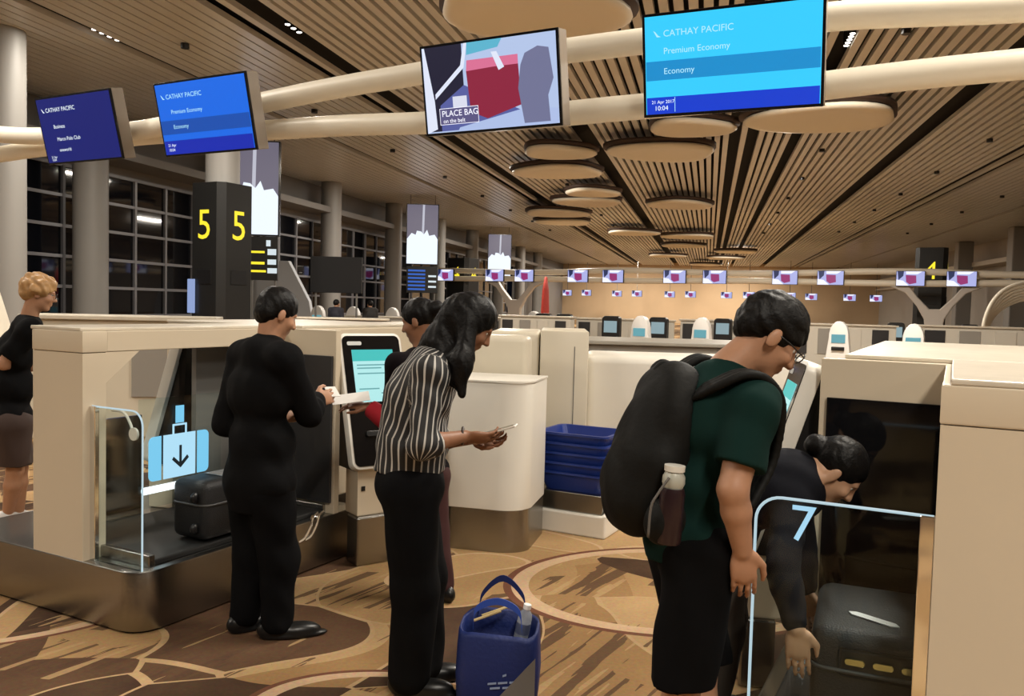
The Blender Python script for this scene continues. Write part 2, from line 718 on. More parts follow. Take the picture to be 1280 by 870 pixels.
# ------------------------------------------------------------------ left window wall
WGREY = mat('wall_grey', (0.20, 0.19, 0.18), 0.6, noise=0.08, scale=0.6)
CONC = mat('column_grey', (0.26, 0.25, 0.235), 0.5, noise=0.06, scale=0.8)
MULL = mat('mullion_grey', (0.22, 0.22, 0.24), 0.4)
NIGHT = mat('night_glass', (0.004, 0.0045, 0.007), 0.04, spec=0.6)
LW = -18.0
bm = nb()
box(bm, LW - 0.3, LW, -9, 105, 0, 1.0)
box(bm, LW - 0.3, LW, -9, 105, 5.3, CEIL + 0.35)
box(bm, LW - 0.3, LW, -9, 12.5, 1.0, 5.3)
box(bm, LW - 0.3, LW, 78, 105, 1.0, 5.3)
wl = obj('wall_left', bm, WGREY)
wl.rotation_euler = (0, 0, HROT)
tag(wl, kind='structure')
bm = nb()
box(bm, LW, LW + 1.3, -9, 105, 5.6, 5.85)
o = obj('trim_1', bm, WGREY)
o.rotation_euler = (0, 0, HROT)
tag(o, kind='structure')
BAY = 7.7
z0 = 12.8
pane_cache = {}
for b_i in range(8):
    za, zb = z0 + BAY * b_i, z0 + BAY * (b_i + 1)
    nc, nr = (5, 5) if b_i < 4 else (4, 5)
    bm = nb()
    cw, rh = (zb - za) / nc, (5.3 - 1.0) / nr
    for k in range(nc + 1):
        z = za + cw * k
        box(bm, LW - 0.10, LW + 0.06, z - 0.05, z + 0.05, 1.0, 5.3)
    for k in range(nr + 1):
        h = 1.0 + rh * k
        box(bm, LW - 0.10, LW + 0.05, za, zb, h - 0.045, h + 0.045)
    wn = obj('window_%d' % (b_i + 1), bm, MULL)
    wn.rotation_euler = (0, 0, HROT)
    tag(wn, kind='structure')
    if nc not in pane_cache:
        q = nb()
        box(q, -0.02, 0.02, 0, cw, 0, rh)
        po = obj('pane', q, NIGHT, wn)
        pane_cache[nc] = po.data
        first = po
    else:
        first = None
    for i in range(nc):
        for j in range(nr):
            if first is not None and i == 0 and j == 0:
                o = first
            else:
                o = link('pane', pane_cache[nc], wn)
            o.location = (LW - 0.04, za + cw * i, 1.0 + rh * j)

# round columns along the window wall
cm_ = nb()
lathe(cm_, [(0.46, 0), (0.46, CEIL)], 24)
c0 = obj('round_column', cm_, CONC, smooth=True, flat_angle=50)
first = True
for (la, z) in ((-14.3, 14.6), (-16.9, 20.3), (-16.9, 28.0), (-16.9, 35.6), (-16.9, 43.4), (-16.9, 51.2), (-16.9, 59), (-16.9, 67), (-16.9, 75), (-16.9, 83)):
    o = c0 if first else link('round_column', c0.data)
    first = False
    o.location = hall(la, z)
    tag(o, 'tall round grey column standing in front of the dark window wall', 'column', 'columns along the window wall')

# right wall and far wall
RW = 19.2
bm = nb()
box(bm, RW, RW + 0.3, -9, 105, 0, CEIL + 0.35)
wr = obj('wall_right', bm, mat('right_wall_paint', (0.42, 0.38, 0.33), 0.55, noise=0.06, scale=0.5))
wr.rotation_euler = (0, 0, HROT)
tag(wr, kind='structure')
bm = nb()
box(bm, RW - 1.2, RW, 10, 105, 5.2, 5.5)
box(bm, RW - 0.5, RW, 10, 105, 4.4, 4.6)
o = obj('trim_2', bm, mat('ledge_cream', (0.60, 0.54, 0.45), 0.5))
o.rotation_euler = (0, 0, HROT)
tag(o, kind='structure')
bm = nb()
box(bm, LW, RW, 104.6, 105, 0, CEIL + 0.35)
o = obj('wall_back', bm, mat('tan_wall', (0.58, 0.42, 0.26), 0.6, noise=0.2, scale=0.25))
o.rotation_euler = (0, 0, HROT)
tag(o, kind='structure')
cs_ = nb()
box(cs_, -0.5, 0.5, -0.5, 0.5, 0, CEIL, 0.06)
c0 = None
for (la, z) in ((17.6, 33.5), (17.6, 44), (17.6, 55), (17.6, 66), (17.6, 78)):
    if c0 is None:
        c0 = obj('square_column', cs_, CONC)
        o = c0
    else:
        o = link('square_column', c0.data)
    o.location = hall(la, z)
    o.rotation_euler = (0, 0, HROT)
    tag(o, 'square grey column standing against the plain right wall', 'column', 'columns along the right wall')


# ------------------------------------------------------------------ near rail: two pipes
PP = Vector((1.441, 5.843, 3.37)) + V * 0.37
PIPES = []


def pipe(name, pts, r, label, sgn):
    """points in photo pixels on the rail's plane; towards the far end the upper pipe passes in front of the lower one"""
    b_ = nb()
    cp = []
    for x, y in pts:
        k = min(1.0, max(0.0, (430 - x) / 180.0))
        cp.append(on_plane(x, y, PP + V * (sgn * 0.115 * k * k * (3 - 2 * k)), V))
    path = catmull(cp, 6)
    tube(b_, path, r, 16)
    PIPES.append(path)
    o = obj(name, b_, WPIPE, smooth=True, flat_angle=60)
    tag(o, label, 'pipe')
    return o


pipe('rail_pipe', [(1420, -6), (1280, 8), (1160, 14), (1040, 21), (900, 40), (760, 57), (640, 73), (525, 92), (430, 108), (330, 128), (250, 147), (180, 162), (100, 169), (40, 170), (0, 168), (-90, 160)], 0.098,
     'upper of the two white pipes that carry the four large displays', -1)
pipe('rail_pipe', [(1420, 66), (1280, 80), (1160, 92), (1040, 106), (900, 124), (760, 137), (640, 148), (525, 154), (430, 157), (330, 163), (250, 166), (180, 170), (100, 180), (40, 187), (0, 193), (-90, 206)], 0.098,
     'lower of the two white pipes that carry the four large displays', 1)

# foot of the near rail's support, seen at the picture's edge
bm = nb()
PS = PP + V * 0.115
foot = on_plane(18, 540, PS, V)
foot.z = 0.0
tube(bm, catmull([on_plane(-60, 208, PS, V), on_plane(-40, 290, PS, V), on_plane(-10, 370, PS, V), on_plane(12, 450, PS, V), foot], 6), [0.10] * 19 + [0.12] * 6, 14)
o = obj('rail_support', bm, WPIPE, smooth=True, flat_angle=60)
tag(o, 'curved white arm of the support post under the white pipes', 'rail support')

# ------------------------------------------------------------------ displays
CASE = mat('display_casing', (0.25, 0.21, 0.17), 0.4)
SBLACK = mat('display_bezel', (0.006, 0.006, 0.008), 0.2)


def display(name, label, cat, c, yaw, tilt, W=1.22, H=0.70, depth=0.16, bg=(0, 0, 1), bstr=1.0, group=None, bezel=0.02, emat=None):
    t = thing(name, label, cat, c, 0, group)
    t.rotation_euler = Matrix.Rotation(yaw, 3, 'Z').to_4x4().to_euler()
    M = Matrix.Rotation(yaw, 4, 'Z') @ Matrix.Rotation(tilt, 4, 'X')
    t.rotation_euler = M.to_euler()
    b_ = nb()
    box(b_, -W / 2, W / 2, 0.02, depth, -H / 2, H / 2, 0.008)
    obj('casing', b_, CASE, t)
    b_ = nb()
    box(b_, -W / 2, W / 2, 0.0, 0.022, -H / 2, H / 2, 0.004)
    obj('bezel', b_, SBLACK, t)
    b_ = nb()
    box(b_, -W / 2 + bezel, W / 2 - bezel, -0.002, 0.003, -H / 2 + bezel, H / 2 - bezel)
    s = obj('screen', b_, emat or glow('screen_' + name + '_%d%d%d' % tuple(int(99 * q) for q in bg), bg, bstr), t)
    # back plate and one arm to each pipe
    b_ = nb()
    box(b_, -0.10, 0.10, depth, depth + 0.02, -0.30, 0.30, 0.004)
    inv = (Matrix.Translation(Vector(c)) @ M).inverted()
    for path in PIPES:
        q = min((inv @ p for p in path), key=lambda p: abs(p.x))
        zl = max(-0.28, min(0.28, q.z))
        st = Vector((0, depth + 0.01, zl))
        dr = Vector((0, q.y, q.z)) - st
        if dr.length > 0.09:
            tube(b_, [st, st + dr * ((dr.length - 0.085) / dr.length)], 0.035, 10)
    obj('bracket', b_, WPIPE, t)
    return t, s


def sheet(parent, name, m, pts, y):
    """flat print polygon on a screen: pts in (x, z)"""
    b_ = nb()
    vsx = [b_.verts.new((p[0], y, p[1])) for p in pts]
    b_.faces.new(vsx)
    me = bpy.data.meshes.new(name)
    b_.to_mesh(me)
    b_.free()
    me.materials.append(m)
    return link(name, me, parent)


def rect(x0, x1, z0, z1):
    return [(x0, z0), (x1, z0), (x1, z1), (x0, z1)]


def scr_text(scr, txt, x, z, size, m, align='LEFT', y=-0.006, sx=1.0):
    M = Matrix.Translation((x, y, z)) @ Matrix.Rotation(math.pi / 2, 4, 'X')
    return lettering('lettering', txt, size, m, scr, M, align, sx)


TXW = glow('screen_text_white', (0.85, 0.95, 1.0), 1.1)
TXC = glow('screen_text_cyan', (0.45, 0.85, 1.0), 1.0)


def airline_screen(scr, logo_m, lines, W, H, logo_sz=0.062):
    # brush-wing mark
    sheet(scr, 'logo', logo_m, [(-0.53, 0.235), (-0.505, 0.19), (-0.475, 0.19), (-0.495, 0.20), (-0.515, 0.225)], -0.005)
    scr_text(scr, 'CATHAY PACIFIC', -0.46, 0.19, logo_sz, logo_m)
    for (txt, x, z, s, m) in lines:
        scr_text(scr, txt, x, z, s, m)


TILT = R(-13)
t, s1 = display('airline_display', 'dark blue airline display, farthest along the white pipes from the bag-instruction display', 'display', (-4.627, 8.935, 3.392), -ROW, R(13.5), bg=(0.001, 0.009, 0.17), bstr=0.9)
airline_screen(s1, TXW, [('Business', -0.38, 0.02, 0.055, TXW), ('Marco Polo Club', -0.36, -0.11, 0.055, TXW), ('oneworld', -0.36, -0.22, 0.05, TXW), ('21 Apr', -0.52, -0.285, 0.034, TXW), ('10:04', -0.52, -0.315, 0.034, TXW)], 1.22, 0.7)
t, s2 = display('airline_display', 'mid-blue airline display with a darker band, between the dark blue display and the bag-instruction display', 'display', (-2.986, 8.077, 3.369), -ROW, R(13.2), bg=(0.004, 0.14, 0.78), bstr=1.0)
sheet(s2, 'band', glow('screen_band_mid', (0.003, 0.075, 0.42), 1.0), rect(-0.585, 0.585, -0.14, -0.01), -0.004)
sheet(s2, 'footer', glow('screen_foot_mid', (0.002, 0.02, 0.42), 1.0), rect(-0.585, 0.585, -0.33, -0.20), -0.004)
airline_screen(s2, TXC, [('Premium Economy', -0.42, 0.05, 0.055, TXC), ('Economy', -0.42, -0.09, 0.055, TXC), ('21 Apr', -0.54, -0.255, 0.04, TXW), ('10:04', -0.54, -0.30, 0.04, TXW)], 1.22, 0.7)
t, s4 = display('airline_display', 'bright cyan airline display, at the other side of the bag-instruction display', 'display', (1.441, 5.843, 3.369), R(-23.3), R(12.8), bg=(0.03, 0.56, 0.93), bstr=1.1)
sheet(s4, 'band', glow('screen_band_bright', (0.006, 0.27, 0.62), 1.0), rect(-0.585, 0.585, -0.10, 0.03), -0.004)
sheet(s4, 'footer', glow('screen_foot_bright', (0.003, 0.045, 0.62), 1.0), rect(-0.585, 0.585, -0.33, -0.215), -0.004)
sheet(s4, 'footer_rule', TXC, rect(-0.385, -0.381, -0.32, -0.22), -0.005)
airline_screen(s4, TXC, [('Premium Economy', -0.46, 0.075, 0.06, TXC), ('Economy', -0.46, -0.06, 0.058, TXC), ('21 Apr 2017', -0.55, -0.258, 0.032, TXW), ('10:04', -0.53, -0.305, 0.045, TXW)], 1.22, 0.7)

t, s3 = display('instruction_display', 'display showing a red suitcase and the words PLACE BAG', 'display', (-0.236, 6.621, 3.355), -ROW, R(10.8), bg=(0.50, 0.62, 0.90), bstr=0.9)


def bag_picture(scr, k=1.0, full=True):
    g = glow
    sheet(scr, 'picture_shadow', g('pic_black', (0.006, 0.007, 0.03), 1), rect(-0.585, -0.22, -0.32, 0.33), -0.004)
    sheet(scr, 'picture_edge', g('pic_white', (0.75, 0.80, 0.95), 1), [(-0.585, 0.33), (-0.565, 0.33), (-0.50, -0.08), (-0.49, -0.30), (-0.585, -0.33)], -0.005)
    sheet(scr, 'picture_rail', g('pic_white', (0.75, 0.80, 0.95), 1), [(-0.49, -0.07), (-0.49, -0.03), (-0.24, 0.17), (-0.20, 0.33), (-0.17, 0.33), (-0.21, 0.15)], -0.005)
    sheet(scr, 'picture_floor', g('pic_blue', (0.09, 0.11, 0.35), 1), [(-0.45, -0.12), (-0.22, 0.02), (0.30, -0.22), (0.30, -0.32), (-0.45, -0.32)], -0.0045)
    sheet(scr, 'picture_suitcase', g('pic_red', (0.26, 0.012, 0.045), 1), [(-0.19, 0.12), (0.27, 0.14), (0.28, -0.17), (-0.02, -0.25), (-0.17, -0.19)], -0.006)
    sheet(scr, 'picture_lid', g('pic_pink', (0.70, 0.16, 0.30), 1), [(-0.19, 0.12), (-0.18, 0.20), (0.27, 0.20), (0.27, 0.13), (0.05, 0.13)], -0.0062)
    sheet(scr, 'picture_strap', g('pic_white', (0.75, 0.80, 0.95), 1), [(0.04, 0.24), (0.09, 0.24), (0.15, 0.12), (0.10, 0.10)], -0.0065)
    sheet(scr, 'picture_belt', g('pic_pale', (0.42, 0.52, 0.80), 1), [(-0.30, -0.33), (-0.28, -0.30), (0.35, -0.19), (0.585, -0.22), (0.585, -0.33)], -0.0055)
    sheet(scr, 'picture_person', g('pic_grey', (0.16, 0.17, 0.30), 1), [(0.30, -0.31), (0.26, -0.05), (0.29, 0.12), (0.33, 0.20), (0.44, 0.24), (0.53, 0.22), (0.56, 0.0), (0.51, -0.12), (0.52, -0.31)], -0.007)
    sheet(scr, 'picture_corner', g('pic_cyan', (0.10, 0.45, 0.62), 1), [(-0.17, 0.33), (-0.18, 0.24), (0.10, 0.27), (0.14, 0.33)], -0.0055)
    if full:
        sheet(scr, 'picture_box', g('pic_box', (0.70, 0.72, 0.85), 1), rect(-0.33, -0.20, -0.17, -0.06), -0.0066)
        w_ = g('pic_text', (0.9, 0.9, 1.0), 1.2)
        for (a, b_, c_, d_) in ((-0.46, -0.10, -0.272, -0.268), (-0.46, -0.10, -0.148, -0.144), (-0.46, -0.456, -0.272, -0.144), (-0.104, -0.10, -0.272, -0.144)):
            sheet(scr, 'caption_border', w_, rect(a, b_, c_, d_), -0.0085)
        sheet(scr, 'caption_ground', g('pic_capt', (0.10, 0.09, 0.22), 1), rect(-0.46, -0.10, -0.27, -0.146), -0.008)
        scr_text(scr, 'PLACE BAG', -0.44, -0.208, 0.066, w_, y=-0.009)
        scr_text(scr, 'on the belt', -0.43, -0.258, 0.046, w_, y=-0.009)


bag_picture(s3)

# far displays on the far rail: a simpler bag picture in one mesh
FP = [glow('far_lilac', (0.42, 0.45, 0.80), 1.0), glow('far_magenta', (0.30, 0.03, 0.16), 1.0), glow('far_dark', (0.02, 0.03, 0.10), 1.0), glow('far_white', (0.85, 0.86, 1.0), 1.1)]


def far_screen_mesh():
    b_ = nb()

    def poly(pts, y, mi):
        f = b_.faces.new([b_.verts.new((p[0], y, p[1])) for p in pts])
        f.material_index = mi
    poly(rect(-0.59, 0.59, -0.33, 0.33), -0.003, 0)
    poly([(-0.2, 0.16), (0.24, 0.14), (0.26, -0.20), (-0.02, -0.27), (-0.17, -0.16)], -0.010, 1)
    poly([(-0.55, 0.33), (-0.28, 0.33), (-0.30, 0.12), (-0.5, -0.08)], -0.010, 2)
    poly([(-0.59, -0.33), (-0.59, -0.05), (-0.3, -0.1), (-0.05, -0.33)], -0.009, 3)
    poly([(-0.2, 0.33), (0.5, 0.33), (0.3, 0.2), (-0.18, 0.2)], -0.009, 3)
    me = bpy.data.meshes.new('far_screen')
    b_.to_mesh(me)
    b_.free()
    for q in FP:
        me.materials.append(q)
    return me


FSM = far_screen_mesh()
b_ = nb()
box(b_, -0.61, 0.61, 0.0, 0.14, -0.35, 0.35, 0.01)
fc_me = None


def far_display(p, yaw, label, group, s=1.0):
    global fc_me, b_
    t = thing('far_display', label, 'display', p, yaw, group)
    t.scale = (s, s, s)
    if fc_me is None:
        o = obj('casing', b_, SBLACK, t)
        fc_me = o.data
    else:
        link('casing', fc_me, t)
    link('screen', FSM, t)
    return t


RAILH = 3.37
far_px = [(556, 341), (618, 342), (655, 343), (722, 345), (766, 345), (843, 346), (893, 346.5), (981, 347), (1038, 347), (1138, 347), (1202, 348.5)]
far_pts = []
P0 = G(722, 345, RAILH)
for (i_, (x, y)) in enumerate(far_px):
    p = on_plane(x, y, P0, V)
    p.z = RAILH
    far_pts.append(p)
    lb_ = ('small bag-instruction display on the far rail beside the black sign column' if i_ == 0 else
           'small bag-instruction display above the forked post by the red marker' if i_ < 3 else
           'small bag-instruction display on the far rail between the two forked posts' if i_ < 9 else
           'small bag-instruction display above the forked post by the number 4')
    far_display(p, -ROW, lb_, 'displays along the far rail')
for dz, nm in ((0.22, 'upper'), (-0.2, 'lower')):
    b_r = nb()
    pts = [on_plane(x, 346, P0, V) + V * 0.295 for x in (470, 560, 640, 700, 745, 800, 868, 935, 1010, 1090, 1170, 1240, 1320, 1420)]
    for i, p in enumerate(pts):
        p.z = RAILH + (0.20 + 0.07 * (1 + math.cos(i * 1.35)) if dz > 0 else -0.20 - 0.03 * math.cos(i * 1.35))
    tube(b_r, catmull(pts, 4), 0.16, 10)
    o = obj('rail_pipe', b_r, WPIPE, smooth=True)
    tag(o, nm + ' white pipe of the far display rail', 'pipe')


def y_post(p, label, H=3.02, sp=1.45, yaw=-ROW):
    t = thing('forked_post', label, 'post', (p.x, p.y, 0), yaw)
    b_ = nb()
    prism(b_, [(-0.42, 0), (0.42, 0), (0.36, 0.9), (0.42, 1.5), (0.75, 2.1), (1.25, 2.7), (sp + 0.5, H), (sp - 0.35, H), (0.75, 2.55), (0.22, 1.98), (-0.22, 1.98), (-0.75, 2.55), (-sp + 0.35, H), (-sp - 0.5, H), (-1.25, 2.7), (-0.75, 2.1), (-0.42, 1.5), (-0.36, 0.9)],
          -0.16, 0.16, 0.05, M=Matrix.Rotation(math.pi / 2, 4, 'X'))
    obj('fork', b_, mat('post_white', (0.55, 0.50, 0.45), 0.45), t)
    b_ = nb()
    box(b_, -0.5, 0.5, -0.25, 0.25, 0, 0.06, 0.01)
    obj('base_plate', b_, STEEL, t)
    return t


pY = on_plane(641, 346, P0, V) + V * 0.35
y_post(pY, 'white forked post holding the far rail in front of the bluish pillar')
pY = on_plane(1170, 346, P0, V) + V * 0.35
y_post(pY, 'white forked post holding the far rail in front of the pillar numbered 4')

# the third row, in front of the tan wall
for (x, y) in ((709, 366), (733, 366), (771, 367), (796, 367), (837, 368), (863, 368), (908, 369), (936, 369), (987, 370), (1014, 371), (1062, 372), (1095, 373)):
    p = G(x, y, RAILH)
    q = nb()
    tube(q, [(0, 0.07, 0.35), (0, 0.07, CEIL - RAILH + 0.36)], 0.03, 6)
    t = far_display(p, -ROW, 'tiny lit display hanging in front of the tan end wall', 'displays before the tan wall')
    obj('hanger_rod', q, MGREY, t)

# ================================================================== bag-drop machines
# local axes: x = along the aisle (away), y = into the machine (mirrored for the right one)
MROT = math.pi / 2 - ROW
TOPZ = 1.465
BASEZ = 0.31
CL = Vector((-1.78, 3.97, 0))
CRt = Vector((0.725, 2.511, 0))
ICON = glow('icon_blue', (0.20, 0.62, 0.90), 0.95)
ICON2 = glow('icon_pale', (0.45, 0.78, 0.98), 0.95)
BARL = glow('light_bar', (0.85, 0.95, 1.0), 1.6)
KSCR = glow('kiosk_screen', (0.42, 0.80, 0.80), 1.0)
KTEAL = glow('kiosk_teal', (0.02, 0.52, 0.50), 0.95)
KLINE = glow('kiosk_lines', (0.12, 0.42, 0.45), 0.8)
SHADE = mat('niche_grey', (0.10, 0.098, 0.095), 0.3)


def kiosk(label, loc, yaw, foot=True):
    """touch kiosk: leaning black panel in a white frame; screen faces local -y; origin on the base top"""
    t = thing('touch_kiosk', label, 'kiosk', loc, yaw)
    lean = Matrix.Translation((0, -0.03, 0.30)) @ Matrix.Rotation(R(-17), 4, 'X')
    Hk, Wk = 0.87, 0.44
    to_xz = Matrix.Rotation(math.pi / 2, 4, 'X')
    b_ = nb()
    prism(b_, rounded(-Wk / 2, Wk / 2, 0, Hk, 0.05), -0.058, 0.01, 0.006, M=lean @ to_xz)
    obj('frame', b_, WHITE, t, smooth=True, flat_angle=35)
    b_ = nb()
    prism(b_, rounded(-Wk / 2 + 0.018, Wk / 2 - 0.018, 0.018, Hk - 0.018, 0.036), 0.0, 0.014, 0, M=lean @ to_xz)
    pf = obj('front_glass', b_, BGLASS, t)

    def flat(name, m, pts, off, par):
        q = nb()
        q.faces.new([q.verts.new(lean @ to_xz @ Vector((p[0], p[1], off))) for p in pts])
        me = bpy.data.meshes.new(name)
        q.to_mesh(me)
        q.free()
        me.materials.append(m)
        return link(name, me, par)
    sc = flat('screen', KSCR, rect(-0.145, 0.145, 0.42, 0.76), 0.0155, t)
    flat('screen_header', KTEAL, rect(-0.145, 0.145, 0.685, 0.76), 0.0165, sc)
    for (a, b__, z) in ((-0.12, 0.10, 0.655), (-0.12, 0.05, 0.635), (-0.12, 0.12, 0.60), (-0.12, 0.02, 0.50), (0.03, 0.12, 0.47)):
        flat('screen_line', KLINE, rect(a, b__, z, z + 0.008), 0.0168, sc)
    flat('label', mat('kiosk_label', (0.6, 0.62, 0.62), 0.5), rounded(-0.17, -0.07, 0.79, 0.815, 0.01), 0.0155, t)
    b_ = nb()
    prism(b_, rounded(-0.11, 0.11, 0.20, 0.235, 0.01), 0.012, 0.03, 0.003, M=lean @ to_xz)
    obj('card_slot', b_, BLACK, t)
    # dark wedge behind the panel
    q = nb()
    prof = [(0.0, 0.02), (0.05, 0.0), (0.30, 0.0), (0.33, 0.40), (0.33, 1.08), (0.315, 1.12)]
    top = lean @ Vector((0, 0.058, Hk - 0.02))
    bot = lean @ Vector((0, 0.058, 0.0))
    prof = [(bot.y, bot.z), (0.25, bot.z), (0.25, top.z - 0.03), (0.235, top.z), (top.y, top.z)]
    prism(q, prof, -Wk / 2 + 0.03, Wk / 2 - 0.03, 0.008, M=Matrix(((0, 0, 1, 0), (1, 0, 0, 0), (0, 1, 0, 0), (0, 0, 0, 1))))
    obj('housing', q, BLACK, t)
    b_ = nb()
    lathe(b_, [(0, 0), (0.006, 0), (0.006, 0.004), (0, 0.004)], 10, M=Matrix.Translation((-Wk / 2 + 0.03, 0.22, 0.80)) @ Matrix.Rotation(-math.pi / 2, 4, 'Y'))
    obj('lock', b_, CHROME, t)
    b_ = nb()
    prism(b_, [(-0.17, 0.0), (0.17, 0.0), (0.17, 0.17), (-0.17, 0.17)], 0.0, 0.34, 0.01)
    obj('post', b_, CREAM, t)
    b_ = nb()
    if foot:
        box(b_, -0.18, 0.18, -0.02, 0.13, -0.31, 0.0, 0.012)
        obj('foot', b_, STEEL, t)
        b_ = nb()
    box(b_, -0.145, -0.12, -0.004, 0.004, 0.16, 0.19)
    obj('socket', b_, BLACK, t)
    return t


def bag_drop(name, label, loc, L, gd, m, number, icon, solid, depth=1.55):
    t = thing(name, label, 'bag drop', loc, MROT)

    def o_(nm, b_, mt_, smooth=False, parent=None, fa=35):
        if m < 0:
            bmesh.ops.transform(b_, matrix=Matrix.Scale(-1, 4, (0, 1, 0)), verts=b_.verts[:])
        return obj(nm, b_, mt_, parent or t, smooth, flat_angle=fa)
    E_ = L + solid
    # stainless plinth with rounded near corner
    b_ = nb()
    prism(b_, rounded(0.0, L + 0.28, -0.02, depth, 0.13, 8, (1, 1, 0, 0)), 0.012, BASEZ, 0.008)
    o_('plinth', b_, STEEL, True)
    b_ = nb()
    prism(b_, rounded(0.02, L + 0.26, 0.0, depth - 0.02, 0.12, 6, (1, 1, 0, 0)), 0.0, 0.014)
    o_('kick_strip', b_, BLACK)
    # conveyor
    b_ = nb()
    box(b_, 0.14, L - 0.03, 0.04, 0.84, BASEZ, BASEZ + 0.03, 0.008)
    belt = o_('conveyor_belt', b_, RUBBER)
    b_ = nb()
    box(b_, 0.10, 0.14, 0.03, 0.84, BASEZ, BASEZ + 0.06, 0.006)
    o_('belt_edge', b_, STEEL)
    b_ = nb()
    box(b_, L - 0.03, L - 0.005, 0.03, 0.9, BASEZ, BASEZ + 0.06, 0.006)
    o_('belt_edge', b_, STEEL)
    # near pillar: rounded at the outer side, chamfer towards the header
    pw = 0.44
    b_ = nb()
    prism(b_, rounded(0.0, 0.13, gd, gd + pw, 0.06, 6, (0, 0, 0, 1)), BASEZ, 1.355)
    o_('pillar', b_, CREAM, True)
    b_ = nb()
    prism(b_, rounded(-0.002, 0.135, gd - 0.002, gd + pw + 0.002, 0.06, 6, (0, 0, 0, 1)), 1.358, TOPZ, 0.006)
    o_('pillar_cap', b_, CREAM, True)
    b_ = nb()
    prism(b_, [(0.13, 1.358), (0.13, 1.20), (0.33, 1.358)], -(gd + 0.30), -gd - 0.002, 0, M=Matrix.Rotation(math.pi / 2, 4, 'X'))
    o_('corner_brace', b_, CREAM)
    # header beam along the aisle and counter top
    b_ = nb()
    box(b_, 0.136, L, gd, gd + 0.30, 1.36, TOPZ, 0.004)
    o_('header', b_, CREAM)
    b_ = nb()
    box(b_, 0.0, L + 0.05, gd + 0.02, gd + 0.42, TOPZ, TOPZ + 0.018, 0.005)
    box(b_, L + 0.05, E_, 0.29 if m > 0 else 0.13, depth, TOPZ, TOPZ + 0.018, 0.005)
    o_('counter_top', b_, STONE)
    b_ = nb()
    box(b_, 0.13, 0.80, 0.96, 0.98, BASEZ, 0.92, 0.003)
    o_('inner_panel', b_, POLISH)
    # far side wall of the niche with its dark panel
    b_ = nb()
    box(b_, L, L + 0.05, -0.03 if m > 0 else 0.045, gd + 0.30, BASEZ, TOPZ, 0.004)
    o_('niche_wall', b_, CREAM)
    b_ = nb()
    box(b_, L - 0.018, L + 0.002, 0.075 if m < 0 else -0.01, gd + 0.28, BASEZ + 0.07, 1.305, 0.002)
    o_('niche_panel', b_, BGLASS if m < 0 else DGREY)
    # body behind
    b_ = nb()
    box(b_, L + 0.05, E_, 0.28 if m > 0 else 0.12, depth, BASEZ, TOPZ, 0.012)
    o_('cabinet_body', b_, CREAM)
    b_ = nb()
    box(b_, L + 0.29, E_, 0.29 if m > 0 else 0.13, depth - 0.01, 0.0, BASEZ, 0.004)
    o_('cabinet_plinth', b_, STEEL)
    b_ = nb()
    box(b_, L * 0.66, L, gd + 0.26, gd + 0.30, BASEZ, 1.36, 0.003)
    o_('back_panel', b_, MGREY)
    # glass guard with a lit rim
    b_ = nb()
    gz = 1.09
    gy0, gy1 = 0.015, gd - 0.004
    prof = rounded(-gy1, -gy0, BASEZ, gz, 0.075, 8, (0, 0, 1, 0))
    # profile in (y, z)
    Myz = Matrix(((0, 0, 1, 0), (-1, 0, 0, 0), (0, 1, 0, 0), (0, 0, 0, 1)))
    prism(b_, prof, 0.045, 0.057, 0, M=Myz)
    gl = o_('glass_guard', b_, SHEET)
    b_ = nb()
    arc = [Vector((0.051, -p[0], p[1])) for p in prof[1:]]
    tube(b_, arc, 0.0045, 8)
    o_('lit_rim', b_, LIGHTEDGE, True, gl)
    b_ = nb()
    box(b_, 0.038, 0.064, gy1 - 0.035, gy1 + 0.004, BASEZ, gz + 0.002, 0.003)
    o_('guard_post', b_, CHROME, False, gl)
    if number:
        me_par = gl
        M = Matrix.Translation((0.041, -0.115, 0.97)) @ Matrix.Rotation(-math.pi / 2, 4, 'Z') @ Matrix.Rotation(math.pi / 2, 4, 'X')
        lettering('number', number, 0.155, glow('number_blue', (0.42, 0.74, 0.95), 0.9), gl, M)
    # chrome bumpers at the far end of the plinth
    for k in range(2):
        b_ = nb()
        x = L - 0.20 + k * 0.055
        tube(b_, catmull([(x - 0.10, -0.012, 0.20), (x - 0.05, -0.014, 0.215), (x, -0.012, 0.27), (x + 0.03, -0.008, 0.325), (x + 0.09, 0.01, 0.335)], 5), 0.013, 8)
        o_('bumper', b_, CHROME, True)
    if icon:
        b_ = nb()
        box(b_, 0.30, 0.86, gd - 0.035, gd - 0.027, BASEZ + 0.2, 1.10, 0.001)
        ig = o_('icon_glass', b_, SHEET)
        y = gd - 0.045

        def pl(nm, pts, mt_, yy):
            q = nb()
            prism(q, pts, -yy, -yy + 0.004, 0, M=Matrix.Rotation(math.pi / 2, 4, 'X'))
            return o_(nm, q, mt_, False, ig)
        pl('icon_suitcase', rect(0.445, 0.660, 0.655, 0.895), ICON2, y)
        pl('icon_suitcase_end', rounded(0.675, 0.755, 0.655, 0.895, 0.03, 5, (0, 1, 1, 0)), ICON, y)
        pl('icon_suitcase_end', rounded(0.350, 0.430, 0.655, 0.895, 0.03, 5, (1, 0, 0, 1)), ICON, y)
        pl('icon_handle', rect(0.525, 0.58, 0.955, 1.05), ICON, y)
        for (a, b2, c, d) in ((0.505, 0.515, 0.895, 0.95), (0.59, 0.60, 0.895, 0.95), (0.505, 0.60, 0.94, 0.95)):
            pl('icon_grip', rect(a, b2, c, d), ICON2, y)
        DK = mat('icon_dark', (0.01, 0.02, 0.03), 0.5)
        pl('icon_arrow', [(0.547, 0.83), (0.561, 0.83), (0.561, 0.735), (0.60, 0.77), (0.61, 0.755), (0.554, 0.705), (0.498, 0.755), (0.508, 0.77), (0.547, 0.735)], DK, y - 0.006)
        b_ = nb()
